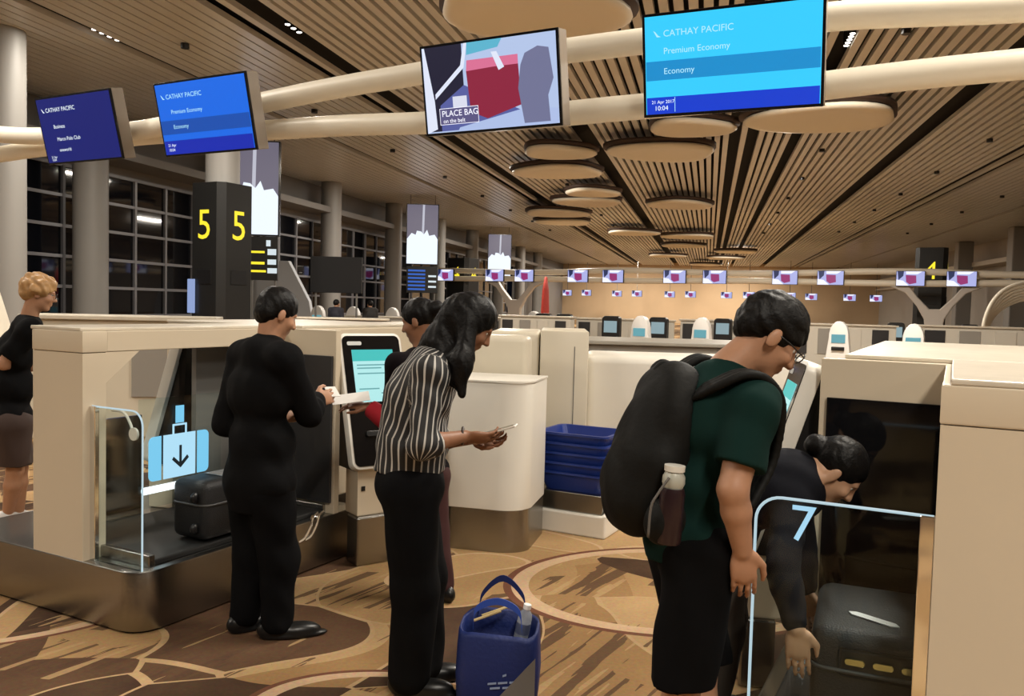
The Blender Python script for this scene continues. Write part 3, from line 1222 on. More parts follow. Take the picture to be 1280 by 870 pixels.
        tube(b_, [(0.32, y, 0.61), (0.81, y, 0.61)], 0.02, 12)
        o_('light_bar', b_, BARL, True, ig)
        b_ = nb()
        lathe(b_, [(0.017, -0.004), (0.032, -0.004), (0.032, 0.006), (0.017, 0.006)], 16, M=Matrix.Translation((0.06, gd - 0.30, 0.975)) @ Matrix.Rotation(math.pi / 2, 4, 'Y'))
        o_('camera_eye', b_, WHITE, False, gl)
        b_ = nb()
        tube(b_, catmull([(0.07, gd - 0.28, 0.985), (0.10, gd - 0.22, 1.02), (0.14, gd - 0.12, 1.06), (0.15, gd - 0.02, 1.06)], 4), 0.007, 8)
        o_('camera_arm', b_, WHITE, True, gl)
    return t


bag_drop('bag_drop_machine', 'cream bag-drop machine with a glowing blue suitcase icon', CL, 1.42, 0.39, 1, None, True, 1.45)
bag_drop('bag_drop_machine', 'cream bag-drop machine with the number 7 on its glass guard', CRt, 1.12, 0.505, -1, '7', False, 2.3, 1.9)

# kiosks: on each machine, and one across the left island
kp = CL + V * 1.60 + U * 0.27
kiosk('touch kiosk with a lit screen at the end of the blue-icon bag-drop', (kp.x, kp.y, BASEZ), R(36))
kp = CRt + V * 1.30 - U * 0.275
kiosk('touch kiosk beside the man with the backpack', (kp.x, kp.y, BASEZ), R(-101))
p = G(222, 600, 0.5)
kp = D(208, 560, 5.45)
kiosk('touch kiosk seen through the opening of the blue-icon bag-drop', (kp.x, kp.y, BASEZ), R(-104), False)

# island core behind the left machine (other lane side)
q0 = CL - U * 1.56
t = thing('island_counter', 'long cream counter with a dark-edged screen wall behind the blue-icon machine', 'counter', (q0.x, q0.y, 0), MROT)
b_ = nb()
box(b_, 3.2, 6.2, 0.0, 0.55, 0.0, 1.40, 0.02)
obj('body', b_, CREAM, t)
b_ = nb()
box(b_, 3.15, 6.25, -0.05, 0.6, 1.40, 1.43, 0.01)
obj('top', b_, STONE, t)
b_ = nb()
box(b_, 3.4, 4.7, 0.61, 0.64, 1.10, 1.38, 0.01)
obj('screen_wall', b_, MGREY, t)

# cream end boxes and the low rounded housing behind the trays
t = thing('end_cabinet', 'tall cream cabinet behind the white curved pedestal', 'cabinet', (-0.18, 6.82, 0), R(-3))
b_ = nb()
box(b_, 0.0, 0.40, 0.0, 0.9, 0.0, 1.44, 0.03, 3)
obj('left_body', b_, CREAM2, t, True, flat_angle=35)
b_ = nb()
box(b_, 0.41, 0.80, -0.02, 0.9, 0.0, 1.455, 0.012, 2)
obj('right_body', b_, CREAM2, t, True, flat_angle=35)
b_ = nb()
box(b_, 0.685, 0.691, -0.024, -0.018, 0.62, 1.33)
obj('door_seam', b_, MGREY, t)
t = thing('belt_housing', 'low white housing with a rounded top edge behind the blue trays', 'housing', (0.63, 7.05, 0), R(-3))
b_ = nb()
box(b_, 0.0, 1.75, 0.0, 0.75, 0.0, 1.255, 0.075, 5)
obj('body', b_, WHITE, t, True, flat_angle=50)
b_ = nb()
box(b_, 0.02, 1.73, -0.008, 0.02, 0.0, 0.16)
obj('skirting', b_, STEEL, t)

# pedestal
t = thing('service_pedestal', 'white curved pedestal with a stainless foot in front of the women', 'pedestal', (-0.10, 5.88, 0), R(-14))


def dshape(s=1.0, n=10):
    pts = [(-0.31, 0.24), (-0.31, -0.10)]
    pts += [(-0.31 + 0.10 * (1 - math.cos(R(90 * k / n))), -0.10 - 0.24 * math.sin(R(90 * k / n))) for k in range(1, n + 1)]
    pts += [(0.10 + 0.21 * math.sin(R(90 * k / n)), -0.34 + 0.16 * (1 - math.cos(R(90 * k / n)))) for k in range(0, n + 1)]
    pts += [(0.31, 0.24)]
    return [(a * s, b2 * s) for a, b2 in pts]


b_ = nb()
prism(b_, dshape(0.985), 0.0, 0.285)
obj('foot', b_, STEEL, t, True, flat_angle=30)
b_ = nb()
prism(b_, dshape(), 0.285, 1.135, 0.006)
obj('body', b_, WHITE, t, True, flat_angle=30)
b_ = nb()
prism(b_, dshape(1.02), 1.135, 1.15, 0.004)
obj('top', b_, WHITE, t, True, flat_angle=30)
t = thing('terminal_hood', 'cream rounded hood standing behind the curved pedestal', 'hood', (-0.12, 6.36, 0), R(-8))
b_ = nb()
box(b_, -0.26, 0.26, -0.12, 0.16, 0.0, 1.425, 0.05, 4)
obj('shell', b_, CREAM2, t, True, flat_angle=50)
b_ = nb()
box(b_, -0.20, 0.20, -0.128, -0.118, 1.02, 1.03)
obj('seam', b_, MGREY, t)

# trays
tp = Vector((0.555, 6.24, 0))
t = thing('tray_stand', 'low white stand with a raised corner carrying the blue trays', 'stand', tp, R(-27.7))
b_ = nb()
box(b_, -0.34, 0.28, -0.24, 0.30, 0.0, 0.16, 0.012)
obj('base', b_, WHITE, t)
b_ = nb()
prism(b_, [(-0.24, 0.16), (0.30, 0.16), (0.30, 0.42), (0.02, 0.42), (-0.14, 0.20)], -0.285, -0.255, 0.004, M=Matrix.Rotation(math.pi / 2, 4, 'Z') @ Matrix.Rotation(math.pi / 2, 4, 'X') @ Matrix.Scale(-1, 4, (0, 0, 1)))
obj('side_guard', b_, WHITE, t)
b_ = nb()
box(b_, -0.30, 0.245, -0.21, 0.27, 0.16, 0.30, 0.006)
obj('riser', b_, STEEL, t)
BLUE = mat('blue_tray_plastic', (0.012, 0.035, 0.22), 0.4, noise=0.05)


def tray_bm():
    b_ = nb()

    def ring(w_, d_, z, r=0.05):
        return [b_.verts.new((p[0], p[1], z)) for p in rounded(-w_, w_, -d_, d_, r, 4)]
    a = ring(0.22, 0.18, 0.0)
    b2 = ring(0.27, 0.225, 0.125)
    c = ring(0.285, 0.24, 0.125)
    d = ring(0.285, 0.24, 0.14)
    e = ring(0.262, 0.217, 0.14)
    f = ring(0.215, 0.175, 0.012)
    rr = [a, b2, c, d, e, f]
    n = len(a)
    for A, B in zip(rr, rr[1:]):
        for k in range(n):
            b_.faces.new((A[k], A[(k + 1) % n], B[(k + 1) % n], B[k]))
    b_.faces.new(list(reversed(a)))
    b_.faces.new(f)
    return b_


tr0 = None
for k in range(5):
    names = ['lowest blue tray of the stack on the white stand', 'second blue tray up in the stack on the white stand', 'third blue tray up in the stack on the white stand', 'fourth blue tray up in the stack, under the top one', 'topmost empty blue tray of the stack on the white stand']
    if tr0 is None:
        r_ = thing('security_tray', names[k], 'tray', tp, R(-27.7), 'stacked blue trays')
        obj('shell', tray_bm(), BLUE, r_)
        q = nb()
        prism(q, rounded(-0.05, 0.05, -0.014, 0.014, 0.012), 0, 0.003, M=Matrix.Translation((-0.276, 0.0, 0.085)) @ Matrix.Rotation(R(-68), 4, 'Y') @ Matrix.Rotation(math.pi / 2, 4, 'Z'))
        obj('grip', q, mat('tray_grip', (0.02, 0.07, 0.35), 0.5), r_)
        tr0 = r_
    else:
        r_ = copy_tree(tr0)
    tag(r_, names[k])
    off = U * (-0.02 + 0.004 * (k % 3)) + V * (0.02 - 0.003 * (k % 2))
    r_.location = tp + off + Vector((0, 0, 0.301 + 0.072 * k))
    r_.rotation_euler.z = R(-27.7 + (k % 3 - 1) * 0.4)

# ================================================================== suitcases, bags
SUIT = mat('black_nylon', (0.010, 0.010, 0.011), 0.55, bump=0.3, scale=160)


def suitcase(name, label, loc, rz, L, W, H, lid=True):
    t = thing(name, label, 'suitcase', loc, rz)
    b_ = nb()
    box(b_, -L / 2, L / 2, -W / 2, W / 2, 0.012, H, 0.045, 4)
    obj('shell', b_, SUIT, t, True, flat_angle=60)
    b_ = nb()
    zz = H * 0.62
    tube(b_, [Vector((p[0], p[1], zz)) for p in rounded(-L / 2 - 0.003, L / 2 + 0.003, -W / 2 - 0.003, W / 2 + 0.003, 0.06, 5)], 0.007, 6, True)
    obj('zip', b_, mat('zip_grey', (0.05, 0.05, 0.05), 0.4), t, True)
    b_ = nb()
    tube(b_, catmull([(-0.10, -W / 2, H * 0.45), (-0.09, -W / 2 - 0.035, H * 0.45), (0.09, -W / 2 - 0.035, H * 0.45), (0.10, -W / 2, H * 0.45)], 5), 0.012, 8)
    obj('handle', b_, BLACK, t, True)
    for sx in (-1, 1):
        for sz in (0.25, 0.75):
            b_ = nb()
            lathe(b_, [(0, -0.012), (0.026, -0.012), (0.03, 0), (0.026, 0.012), (0, 0.012)], 12, M=Matrix.Translation((sx * (L / 2 + 0.012), -W / 2 + 0.06, H * sz)) @ Matrix.Rotation(math.pi / 2, 4, 'X'))
            obj('wheel', b_, BLACK, t, True)
    return t


sp = CL + V * 0.78 - U * 0.16
t = suitcase('suitcase', 'black soft suitcase lying on the blue-icon machine beside the man in black', (sp.x, sp.y, BASEZ + 0.03), MROT, 0.66, 0.26, 0.33)
b_ = nb()
box(b_, -0.16, 0.10, -0.08, 0.06, 0.332, 0.337, 0.002, M=None)
o = obj('plastic_sheet', b_, mat('crumpled_plastic', (0.3, 0.3, 0.3), 0.15, bump=0.6, scale=18), None)
o.location = (sp.x, sp.y, BASEZ + 0.03)
o.rotation_euler = (0, 0, MROT)
tag(o, 'crumpled clear plastic sheet lying on the black suitcase', 'plastic sheet')

sp = D(1085, 800, 2.86)
sp = CRt + V * 0.46 + U * 0.36
t = suitcase('suitcase', 'black suitcase with a metal clasp under the hand of the bending woman', (sp.x, sp.y, BASEZ + 0.03), MROT + R(5), 0.52, 0.42, 0.33)
sroot = t
b_ = nb()
box(b_, -0.262, -0.255, -0.12, 0.13, 0.19, 0.28, 0.012)
obj('clasp_plate', b_, BLACK, t)
BRASS = mat('brass_clasp', (0.55, 0.50, 0.28), 0.2, metal=1.0)
for yy in (-0.08, 0.0, 0.08):
    b_ = nb()
    prism(b_, rounded(-0.03, 0.03, -0.012, 0.012, 0.011), 0, 0.012, 0.003, M=Matrix.Translation((-0.262, yy, 0.24)) @ Matrix.Rotation(-math.pi / 2, 4, 'Y') @ Matrix.Rotation(math.pi / 2, 4, 'Z'))
    obj('clasp', b_, BRASS, t)
for (nm, lb, x, y, a, l, wd, colr) in (('baggage_tag', 'white paper baggage tag lying on the clasped black suitcase', -0.12, 0.03, 62, 0.17, 0.035, (0.75, 0.76, 0.76)), ('leather_tag', 'salmon-coloured strip tag at the edge of the clasped black suitcase', -0.16, -0.17, 70, 0.15, 0.03, (0.62, 0.27, 0.18))):
    b_ = nb()
    prism(b_, [(-l / 2, 0), (-l / 2 + 0.02, -wd / 2), (l / 2 - 0.02, -wd / 2), (l / 2, 0), (l / 2 - 0.02, wd / 2), (-l / 2 + 0.02, wd / 2)], 0, 0.004)
    o = obj(nm, b_, mat(nm + '_paper', colr, 0.6))
    o.matrix_world = Matrix.Translation((sp.x, sp.y, BASEZ + 0.03)) @ Matrix.Rotation(MROT + R(5), 4, 'Z') @ Matrix.Translation((x, y, 0.331)) @ Matrix.Rotation(R(a), 4, 'Z')
    tag(o, lb, 'tag')

# blue tote bag
BAGB = mat('blue_tote_fabric', (0.006, 0.018, 0.115), 0.6, bump=0.25, scale=60, noise=0.15)
bp_ = G(622, 884)
t = thing('tote_bag', 'blue tote bag standing on the carpet with a water bottle in it', 'bag', (bp_.x, bp_.y + 0.06, 0), R(-6))
b_ = nb()
rings = []
nseg = 28
for (z, w_, d_, r_) in ((0.0, 0.145, 0.095, 0.04), (0.03, 0.165, 0.11, 0.05), (0.15, 0.172, 0.118, 0.06), (0.26, 0.168, 0.112, 0.06), (0.335, 0.165, 0.105, 0.06), (0.355, 0.16, 0.10, 0.06), (0.345, 0.153, 0.094, 0.058), (0.28, 0.145, 0.085, 0.05), (0.18, 0.14, 0.08, 0.05)):
    pts = rounded(-w_, w_, -d_, d_, min(r_, d_ * 0.9), 6)
    rings.append([b_.verts.new((p[0], p[1], z + (0.018 * math.cos(p[0] * 16) + (p[1] * 0.35 if p[1] < 0 else 0)) * (1 if z > 0.3 else 0) + 0.006 * math.sin(p[0] * 40 + p[1] * 31 + z * 9))) for p in pts])
for A, B in zip(rings, rings[1:]):
    for k in range(len(A)):
        b_.faces.new((A[k], A[(k + 1) % len(A)], B[(k + 1) % len(A)], B[k]))
b_.faces.new(list(reversed(rings[0])))
b_.faces.new(rings[-1])
obj('sack', b_, BAGB, t, True)
for (y, bend, mt_) in ((-0.085, -0.05, mat('blue_strap', (0.02, 0.07, 0.40), 0.5)), (0.07, 0.06, BAGB)):
    b_ = nb()
    path = catmull([(-0.10, y, 0.34), (-0.085, y + bend * 0.3, 0.42), (0.0, y * 0.4 + bend, 0.49 if y > 0 else 0.45), (0.085, y + bend * 0.3, 0.42), (0.10, y, 0.34)], 6)
    for k in range(len(path) - 1):
        A, B = path[k], path[k + 1]
        q = [A + Vector((0, 0, 0.014)), B + Vector((0, 0, 0.014)), B - Vector((0, 0, 0.014)), A - Vector((0, 0, 0.014))]
        f1 = [b_.verts.new(p + Vector((0, -0.002, 0))) for p in q]
        f2 = [b_.verts.new(p + Vector((0, 0.002, 0))) for p in q]
        b_.faces.new(f1)
        b_.faces.new(list(reversed(f2)))
        for i in range(4):
            b_.faces.new((f1[i], f2[i], f2[(i + 1) % 4], f1[(i + 1) % 4]))
    obj('strap', b_, mt_, t)
b_ = nb()
for (xa, xb, z) in ((-0.03, 0.005, 0.118), (0.012, 0.05, 0.124), (0.058, 0.10, 0.130), (-0.02, 0.02, 0.100), (0.03, 0.075, 0.106), (0.03, 0.045, 0.155)):
    prism(b_, [(xa, z), (xb, z + 0.006), (xb, z + 0.014), (xa, z + 0.008)], 0.1195, 0.1215, 0, M=Matrix.Rotation(math.pi / 2, 4, 'X'))
obj('worn_print', b_, mat('bag_print', (0.25, 0.32, 0.5), 0.6), t)
b_ = nb()
prism(b_, [(-0.02, 0.03), (0.16, 0.03), (0.16, 0.24)], 0.119, 0.1225, 0, M=Matrix.Rotation(math.pi / 2, 4, 'X'))
obj('grey_patch', b_, mat('grey_patch', (0.16, 0.15, 0.14), 0.6), t)
tz = Matrix.Translation((bp_.x, bp_.y + 0.06, 0)) @ Matrix.Rotation(R(-6), 4, 'Z')


def bottle(label, M, parts, cat='bottle', name='bottle'):
    t = thing(name, label, cat)
    t.matrix_world = M
    for (nm, prof, mt_) in parts:
        b_ = nb()
        lathe(b_, prof, 20)
        obj(nm, b_, mt_, t, True, flat_angle=40)
    return t


bottle('small clear water bottle with a white cap standing in the blue tote', tz @ Matrix.Translation((0.085, -0.01, 0.25)) @ Matrix.Rotation(R(10), 4, 'Y'),
       [('body', [(0, 0), (0.028, 0), (0.03, 0.01), (0.03, 0.11), (0.026, 0.135), (0.014, 0.15), (0.014, 0.155), (0, 0.155)], mat('clear_bottle', (0.55, 0.6, 0.65), 0.08, alpha=0.45)),
        ('label_band', [(0.0305, 0.05), (0.0305, 0.095)], mat('bottle_label', (0.1, 0.12, 0.2), 0.4)),
        ('cap', [(0, 0.153), (0.016, 0.153), (0.016, 0.172), (0, 0.172)], mat('white_cap', (0.85, 0.85, 0.85), 0.4))], name='water_bottle')
for k, (x, y, a) in enumerate(((-0.05, -0.022, 24), (-0.02, 0.004, 24))):
    b_ = nb()
    tube(b_, [(-0.06, 0, 0), (0.06, 0, 0)], 0.006, 8)
    o = obj('wooden_stick', b_, mat('pale_wood', (0.55, 0.42, 0.2), 0.5))
    o.matrix_world = tz @ Matrix.Translation((x, y, 0.365 + 0.0125 * k)) @ Matrix.Rotation(R(a), 4, 'Z') @ Matrix.Rotation(R(-14), 4, 'Y')
    tag(o, 'thin pale wooden stick lying in the mouth of the blue tote', 'stick', 'sticks in the tote')

# ================================================================== signs and things further back
YEL = glow('sign_yellow', (1.0, 0.80, 0.03), 1.1)
SIGNB = mat('sign_black', (0.012, 0.012, 0.012), 0.35, noise=0.15, scale=2)


def sign_column(label, c, number, H, half, yaw, digit_h):
    t = thing('sign_column', label, 'sign column', c, yaw)
    b_ = nb()
    ch = half * 0.28
    prism(b_, [(-half + ch, -half), (half - ch, -half), (half, -half + ch), (half, half - ch), (half - ch, half), (-half + ch, half), (-half, half - ch), (-half, -half + ch)], 0, H, 0.01)
    obj('cladding', b_, SIGNB, t)
    for i in range(4):
        a = i * math.pi / 2
        M = Matrix.Rotation(a, 4, 'Z') @ Matrix.Translation((0, -half - 0.004, H * 0.69)) @ Matrix.Rotation(math.pi / 2, 4, 'X')
        lettering('number', number, digit_h, YEL, t, M, 'CENTER')
        b_ = nb()
        box(b_, -half * 0.45, half * 0.45, -half - 0.02, -half + 0.0, H * 0.44, H * 0.52, 0.01)
        q = obj('speaker_grille', b_, BLACK, t)
        q.rotation_euler = (0, 0, a)
    return t


c5 = D(277, 400, 21.5)
t = sign_column('black sign column with yellow number 5 on its faces', (c5.x, c5.y, 0), '5', 4.5, 0.58, R(-28), 1.05)
b_ = nb()
box(b_, -0.50, -0.26, -0.66, -0.62, 1.25, 2.1, 0.01)
o = obj('lit_poster', b_, glow('poster_blue', (0.30, 0.40, 0.70), 0.9))
o.location = (c5.x, c5.y, 0)
o.rotation_euler = (0, 0, R(-28))
tag(o, 'narrow lit pale blue poster on the column numbered 5', 'poster')
o2 = nb()
lathe(o2, [(0.42, 4.5), (0.42, CEIL)], 20)
obj('upper_shaft', o2, CONC, t, True, flat_angle=50)
c4 = D(1161, 400, 43)
t = sign_column('black sign column with yellow number 4 behind the forked post', (c4.x, c4.y, 0), '4', 5.1, 0.74, R(-28), 1.25)
c4 = D(577, 400, 52)
t = sign_column('black sign column behind the far rail near the tall screens', (c4.x, c4.y, 0), '4', 4.45, 0.8, R(-28), 1.2)

# tall portrait screens
TALL = [glow('tall_violet', (0.16, 0.145, 0.20), 0.9), glow('tall_white', (0.80, 0.88, 0.98), 1.1), glow('tall_pale', (0.55, 0.56, 0.66), 0.9)]


def tall_screen(label, x, y, depth, W, H):
    c = D(x, y, depth)
    t = thing('tall_screen', label, 'screen', c, R(4), 'tall hanging screens')
    b_ = nb()
    box(b_, -W / 2 - 0.04, W / 2 + 0.04, 0.01, 0.2, -H / 2 - 0.04, H / 2 + 0.04, 0.01)
    obj('casing', b_, SBLACK, t)
    b_ = nb()

    def poly(pts, yy, mi):
        f = b_.faces.new([b_.verts.new((p[0] * W, yy, p[1] * H)) for p in pts])
        f.material_index = mi
    poly(rect(-0.5, 0.5, -0.5, 0.5), 0, 0)
    poly(rect(-0.5, 0.5, -0.5, -0.08), -0.006, 1)
    poly([(-0.02, -0.08), (0.0, 0.5), (0.07, 0.5), (0.05, -0.08)], -0.006, 2)
    poly([(-0.5, -0.08), (-0.35, 0.02), (-0.22, -0.01), (-0.18, 0.06), (-0.05, 0.05), (0.05, 0.0), (0.15, 0.08), (0.22, -0.02), (0.4, 0.0), (0.5, -0.08)], -0.008, 1)
    me = bpy.data.meshes.new('screen')
    b_.to_mesh(me)
    b_.free()
    for q in TALL:
        me.materials.append(q)
    link('screen', me, t)
    for sx in (-0.4, 0.4):
        b_ = nb()
        tube(b_, [(sx * W, 0.1, H / 2), (sx * W, 0.1, CEIL - c.z)], 0.02, 6)
        obj('hanger_rod', b_, MGREY, t)
    return t


tall_screen('tall portrait screen hanging behind the column numbered 5', 316, 235, 26, 1.54, 2.82)
tall_screen('tall portrait screen hanging above the blue flight board', 528, 293, 42, 1.52, 2.92)
tall_screen('tall portrait screen hanging above the far rail', 624.5, 319, 58, 1.55, 2.8)


def board(name, label, x0, y0, x1, y1, depth, m, rows, yaw=0.0):
    c = D((x0 + x1) / 2, (y0 + y1) / 2, depth)
    W, H = (x1 - x0) * depth / FPX, (y1 - y0) * depth / FPX
    t = thing(name, label, 'sign', c, yaw)
    b_ = nb()
    box(b_, -W / 2, W / 2, 0.0, 0.15, -H / 2, H / 2, 0.01)
    obj('panel', b_, m, t)
    for (a, b2, cc, d, mm) in rows:
        sheet(t, 'row', mm, rect(a * W, b2 * W, cc * H, d * H), -0.006)
    b_ = nb()
    for sx in (-0.4, 0.4):
        tube(b_, [(sx * W, 0.08, -H / 2), (sx * W, 0.08, -c.z)], 0.03, 6)
    obj('legs', b_, MGREY, t)
    return t


SW = glow('sign_white', (0.75, 0.85, 0.9), 0.9)
board('direction_board', 'black direction board with yellow and white rows under the tall screen', 311, 296, 347, 350, 26, SIGNB,
      [(-0.45, 0.05, 0.12, 0.17, YEL), (0.15, 0.45, 0.08, 0.22, SW), (-0.45, 0.05, -0.14, -0.08, YEL), (0.15, 0.45, -0.14, -0.02, SW), (-0.45, 0.1, -0.32, -0.27, YEL), (0.15, 0.48, -0.34, -0.22, SW), (0.1, 0.25, 0.28, 0.42, SW)])
BL = glow('board_blue', (0.02, 0.12, 0.55), 0.9)
board('flight_board', 'blue-lit flight board under the second tall screen', 508, 333, 547, 366, 42, SIGNB,
      [(-0.45, 0.1, z, z + 0.07, BL) for z in (-0.4, -0.26, -0.12, 0.02, 0.16, 0.3)] + [(0.2, 0.45, z, z + 0.07, SW) for z in (-0.3, -0.1, 0.1)])
board('back_board', 'dark grey back of a hanging board near the column row', 388, 321, 452, 366, 24, mat('board_back_dark', (0.012, 0.012, 0.013), 0.6, spec=0.2), [])

# white sloping wall of the stair behind column 5
b_ = nb()
prism(b_, [(-1.8, 0), (1.6, 0), (1.3, 1.6), (0.5, 3.1), (-1.8, 3.1)], -0.2, 0.2, 0.02, M=Matrix.Rotation(math.pi / 2, 4, 'X'))
c = D(345, 390, 32)
o = obj('sloping_screen_wall', b_, mat('pale_blue_wall', (0.45, 0.47, 0.5), 0.5), None)
o.location = (c.x, c.y, 0)
tag(o, 'pale sloping screen wall below the black direction board', 'screen wall')

# ------------------------------------------------------------------ far counters and kiosks
FK = mat('far_kiosk_white', (0.75, 0.74, 0.72), 0.35)
FKS = glow('far_kiosk_screen', (0.14, 0.42, 0.48), 0.85)


def far_kiosk_parts():
    b_ = nb()
    # leaning rounded hood seen from the front
    n = 14
    pts = [(-0.30, 0), (0.30, 0)] + [(0.30 - 0.06 * k / 6, 0.55 + 0.08 * k) for k in range(7)] + [(0.24 * math.cos(R(a)), 1.08 + 0.38 * math.sin(R(a))) for a in range(10, 171, 20)] + [(-0.24 - 0.06 * k / 6, 1.03 - 0.08 * k) for k in range(7)]
    prism(b_, pts, -0.14, 0.14, 0.03, M=Matrix.Rotation(math.pi / 2, 4, 'X'))
    hood = b_
    s = nb()
    box(s, -0.17, 0.17, -0.165, -0.135, 0.90, 1.12, 0.01)
    d = nb()
    box(d, -0.16, 0.16, -0.20, -0.13, 0.70, 0.80, 0.02)
    return hood, s, d


fk0 = None
FKP = [(802, 395, 0, 'white arched kiosk with a teal screen beside the dark kiosk'), (878, 397, 0, 'white arched kiosk with a teal screen behind the bowed head'), (1050, 402, 0, 'white arched kiosk with a teal screen beyond the stone counter top'), (1143, 405, 0, 'white arched kiosk with a teal screen before the forked post')]
for (x, y, a, lb) in FKP + [(398, 379, 20, 'far white arched kiosk between the sloping wall and the dark hanging board'), (442, 381, 20, 'far white arched kiosk under the edge of the dark hanging board'), (491, 383, 20, 'far white arched kiosk beside the low counter under the blue flight board'), (668, 387, 0, 'far white arched kiosk beside the slim red marker')]:
    c = G(x, y, 1.45)
    if c.y > 34 or c.y < 8:
        c = D(x, y, 30)
    lbl = lb or 'far white arched kiosk standing among the distant counters'
    if fk0 is None:
        t = thing('arched_kiosk', lbl, 'kiosk', (0, 0, 0), 0, 'arched white kiosks')
        h_, s_, d_ = far_kiosk_parts()
        obj('hood', h_, FK, t, True, flat_angle=40)
        obj('screen', s_, FKS, t)
        obj('reader', d_, BLACK, t)
        fk0 = t
    else:
        t = copy_tree(fk0)
        tag(t, lbl)
    t.location = (c.x, c.y, 0)
    t.rotation_euler = (0, 0, R(-30 + a))

fd0 = None
for (x, y, lb) in ((824, 397, 'black kiosk with a pale screen beside the white arched kiosk'), (765, 396, 'black slim kiosk leaning near the grey counter'), (905, 386, 'dark slim kiosk close behind the head of the backpack wearer'), (680, 392, 'dark slim kiosk in front of the slim red marker'), (1212, 412, 'dark slim kiosk on the wall side of the forked post by the number 4'), (706, 394, 'dark slim kiosk above the seam of the tall cream cabinet'), (1120, 408, 'dark slim kiosk between two white arched kiosks near the forked post')):
    c = D(x, y, 24.0 if x in (824, 765) else (25.2 if x == 905 else 27.0))
    lbl = lb or 'dark slim kiosk standing among the far counters'
    if fd0 is None:
        t = thing('dark_kiosk', lbl, 'kiosk', (0, 0, 0), 0, 'dark kiosks')
        b_ = nb()
        prism(b_, rounded(-0.26, 0.26, 0, 1.42, 0.10, 5, (0, 0, 1, 1)), -0.12, 0.12, 0.02, M=Matrix.Rotation(math.pi / 2, 4, 'X'))
        obj('body', b_, BLACK, t)
        b_ = nb()
        box(b_, -0.19, 0.19, -0.135, -0.12, 0.95, 1.28)
        obj('screen', b_, glow('pale_screen', (0.35, 0.5, 0.55), 0.7), t)
        fd0 = t
    else:
        t = copy_tree(fd0)
        tag(t, lbl)
    t.location = (c.x, c.y, 0)
    t.rotation_euler = (0, 0, R(-25))

FCW = mat('far_counter_white', (0.62, 0.58, 0.50), 0.4)
FCG = mat('far_counter_grey', (0.30, 0.28, 0.25), 0.45)


def counter(label, p, yaw, L, Dp, H, panels, m=FCW, top=None, group=None):
    t = thing('check_in_counter', label, 'counter', (p.x, p.y, 0), yaw, group)
    b_ = nb()
    box(b_, 0, L, 0, Dp, 0, H, 0.02)
    obj('body', b_, m, t)
    b_ = nb()
    box(b_, -0.05, L + 0.05, -0.06, Dp + 0.06, H, H + 0.05, 0.01)
    obj('top', b_, top or STONE, t)
    for k in range(panels):
        x0 = L * (k + 0.12) / panels
        x1 = L * (k + 0.72) / panels
        b_ = nb()
        box(b_, x0, x1, -0.03, 0.0, H * 0.35, H * 0.93, 0.006)
        obj('panel', b_, (DGREY, FCG, FCW)[k % 3], t)
    return t


p = D(722, 430, 11.0)
counter('long grey counter with a flat top behind the belt housing', Vector((p.x, p.y, 0)), -ROW * 0.1, 2.6, 1.5, 1.17, 3, FCG, mat('grey_stone_top', (0.33, 0.31, 0.27), 0.4, noise=0.15, scale=4))
for (x, dep, L, H, n, lb) in ((625, 26, 2.2, 1.3, 4, 'far white counter with dark panels left of the grey counter'), (720, 28, 3.2, 1.25, 5, 'far white counter with dark panels behind the black slim kiosk'), (850, 27, 3.2, 1.3, 5, 'far white counter behind the bowed head'), (985, 25, 3.0, 1.3, 4, 'far white counter between the two arched kiosks'), (1150, 24, 5.5, 1.35, 6, 'far white counter with dark panels behind the forked post kiosk')):
    p = D(x, 420, dep)
    counter(lb, p, R(-12), L, 0.8, H, n, FCW)
for k, (x, dep) in enumerate(((330, 22), (420, 26), (520, 30))):
    p = D(x, 400, dep)
    counter('low pale counter standing before the window wall', p, R(8), 3.2, 0.8, 1.15, 4, FCG, group='counters before the windows')
# counters of the other lanes, at the left
p = D(30, 400, 9.4)
counter('cream counter with a dark screen edge behind the blonde woman', p, R(14), 2.0, 0.7, 1.36, 2, CREAM2)

# red marker and mini bits
b_ = nb()
t = thing('red_marker', 'slim red cone-topped marker standing before the tan wall', 'marker', D(681, 400, 34) * 1.0)
t.location.z = 0
lathe(b_, [(0.19, 0), (0.2, 0.05), (0.18, 1.2), (0.13, 2.3), (0.06, 2.8), (0.0, 2.85)], 16)
obj('body', b_, mat('marker_red', (0.33, 0.03, 0.02), 0.5), t, True)
b_ = nb()
lathe(b_, [(0.4, 0), (0.4, 0.06), (0.0, 0.06)], 16)
obj('foot', b_, BLACK, t)

# white ribbed canopy by the right wall
t = thing('ribbed_sculpture', 'white ribbed canopy curving out beside the right wall', 'sculpture', D(1275, 400, 30))
t.location.z = 0
for k in range(7):
    b_ = nb()
    a = k * 0.28
    tube(b_, catmull([(-1.3 + a * 0.2, a * 0.4, 0.0), (-1.25 + a * 0.3, a * 0.3, 1.6), (-0.7 + a * 0.5, a * 0.2, 2.6 - 0.05 * k), (0.4 + a * 0.4, 0, 3.0 - 0.12 * k), (1.8, 0, 3.1 - 0.2 * k)], 6), 0.07, 8)
    obj('rib', b_, WPIPE, t, True)

# ================================================================== people: smooth bodies from blended tapered limbs
def npv(v):
    return np.array([v[0], v[1], v[2]], dtype=np.float64)


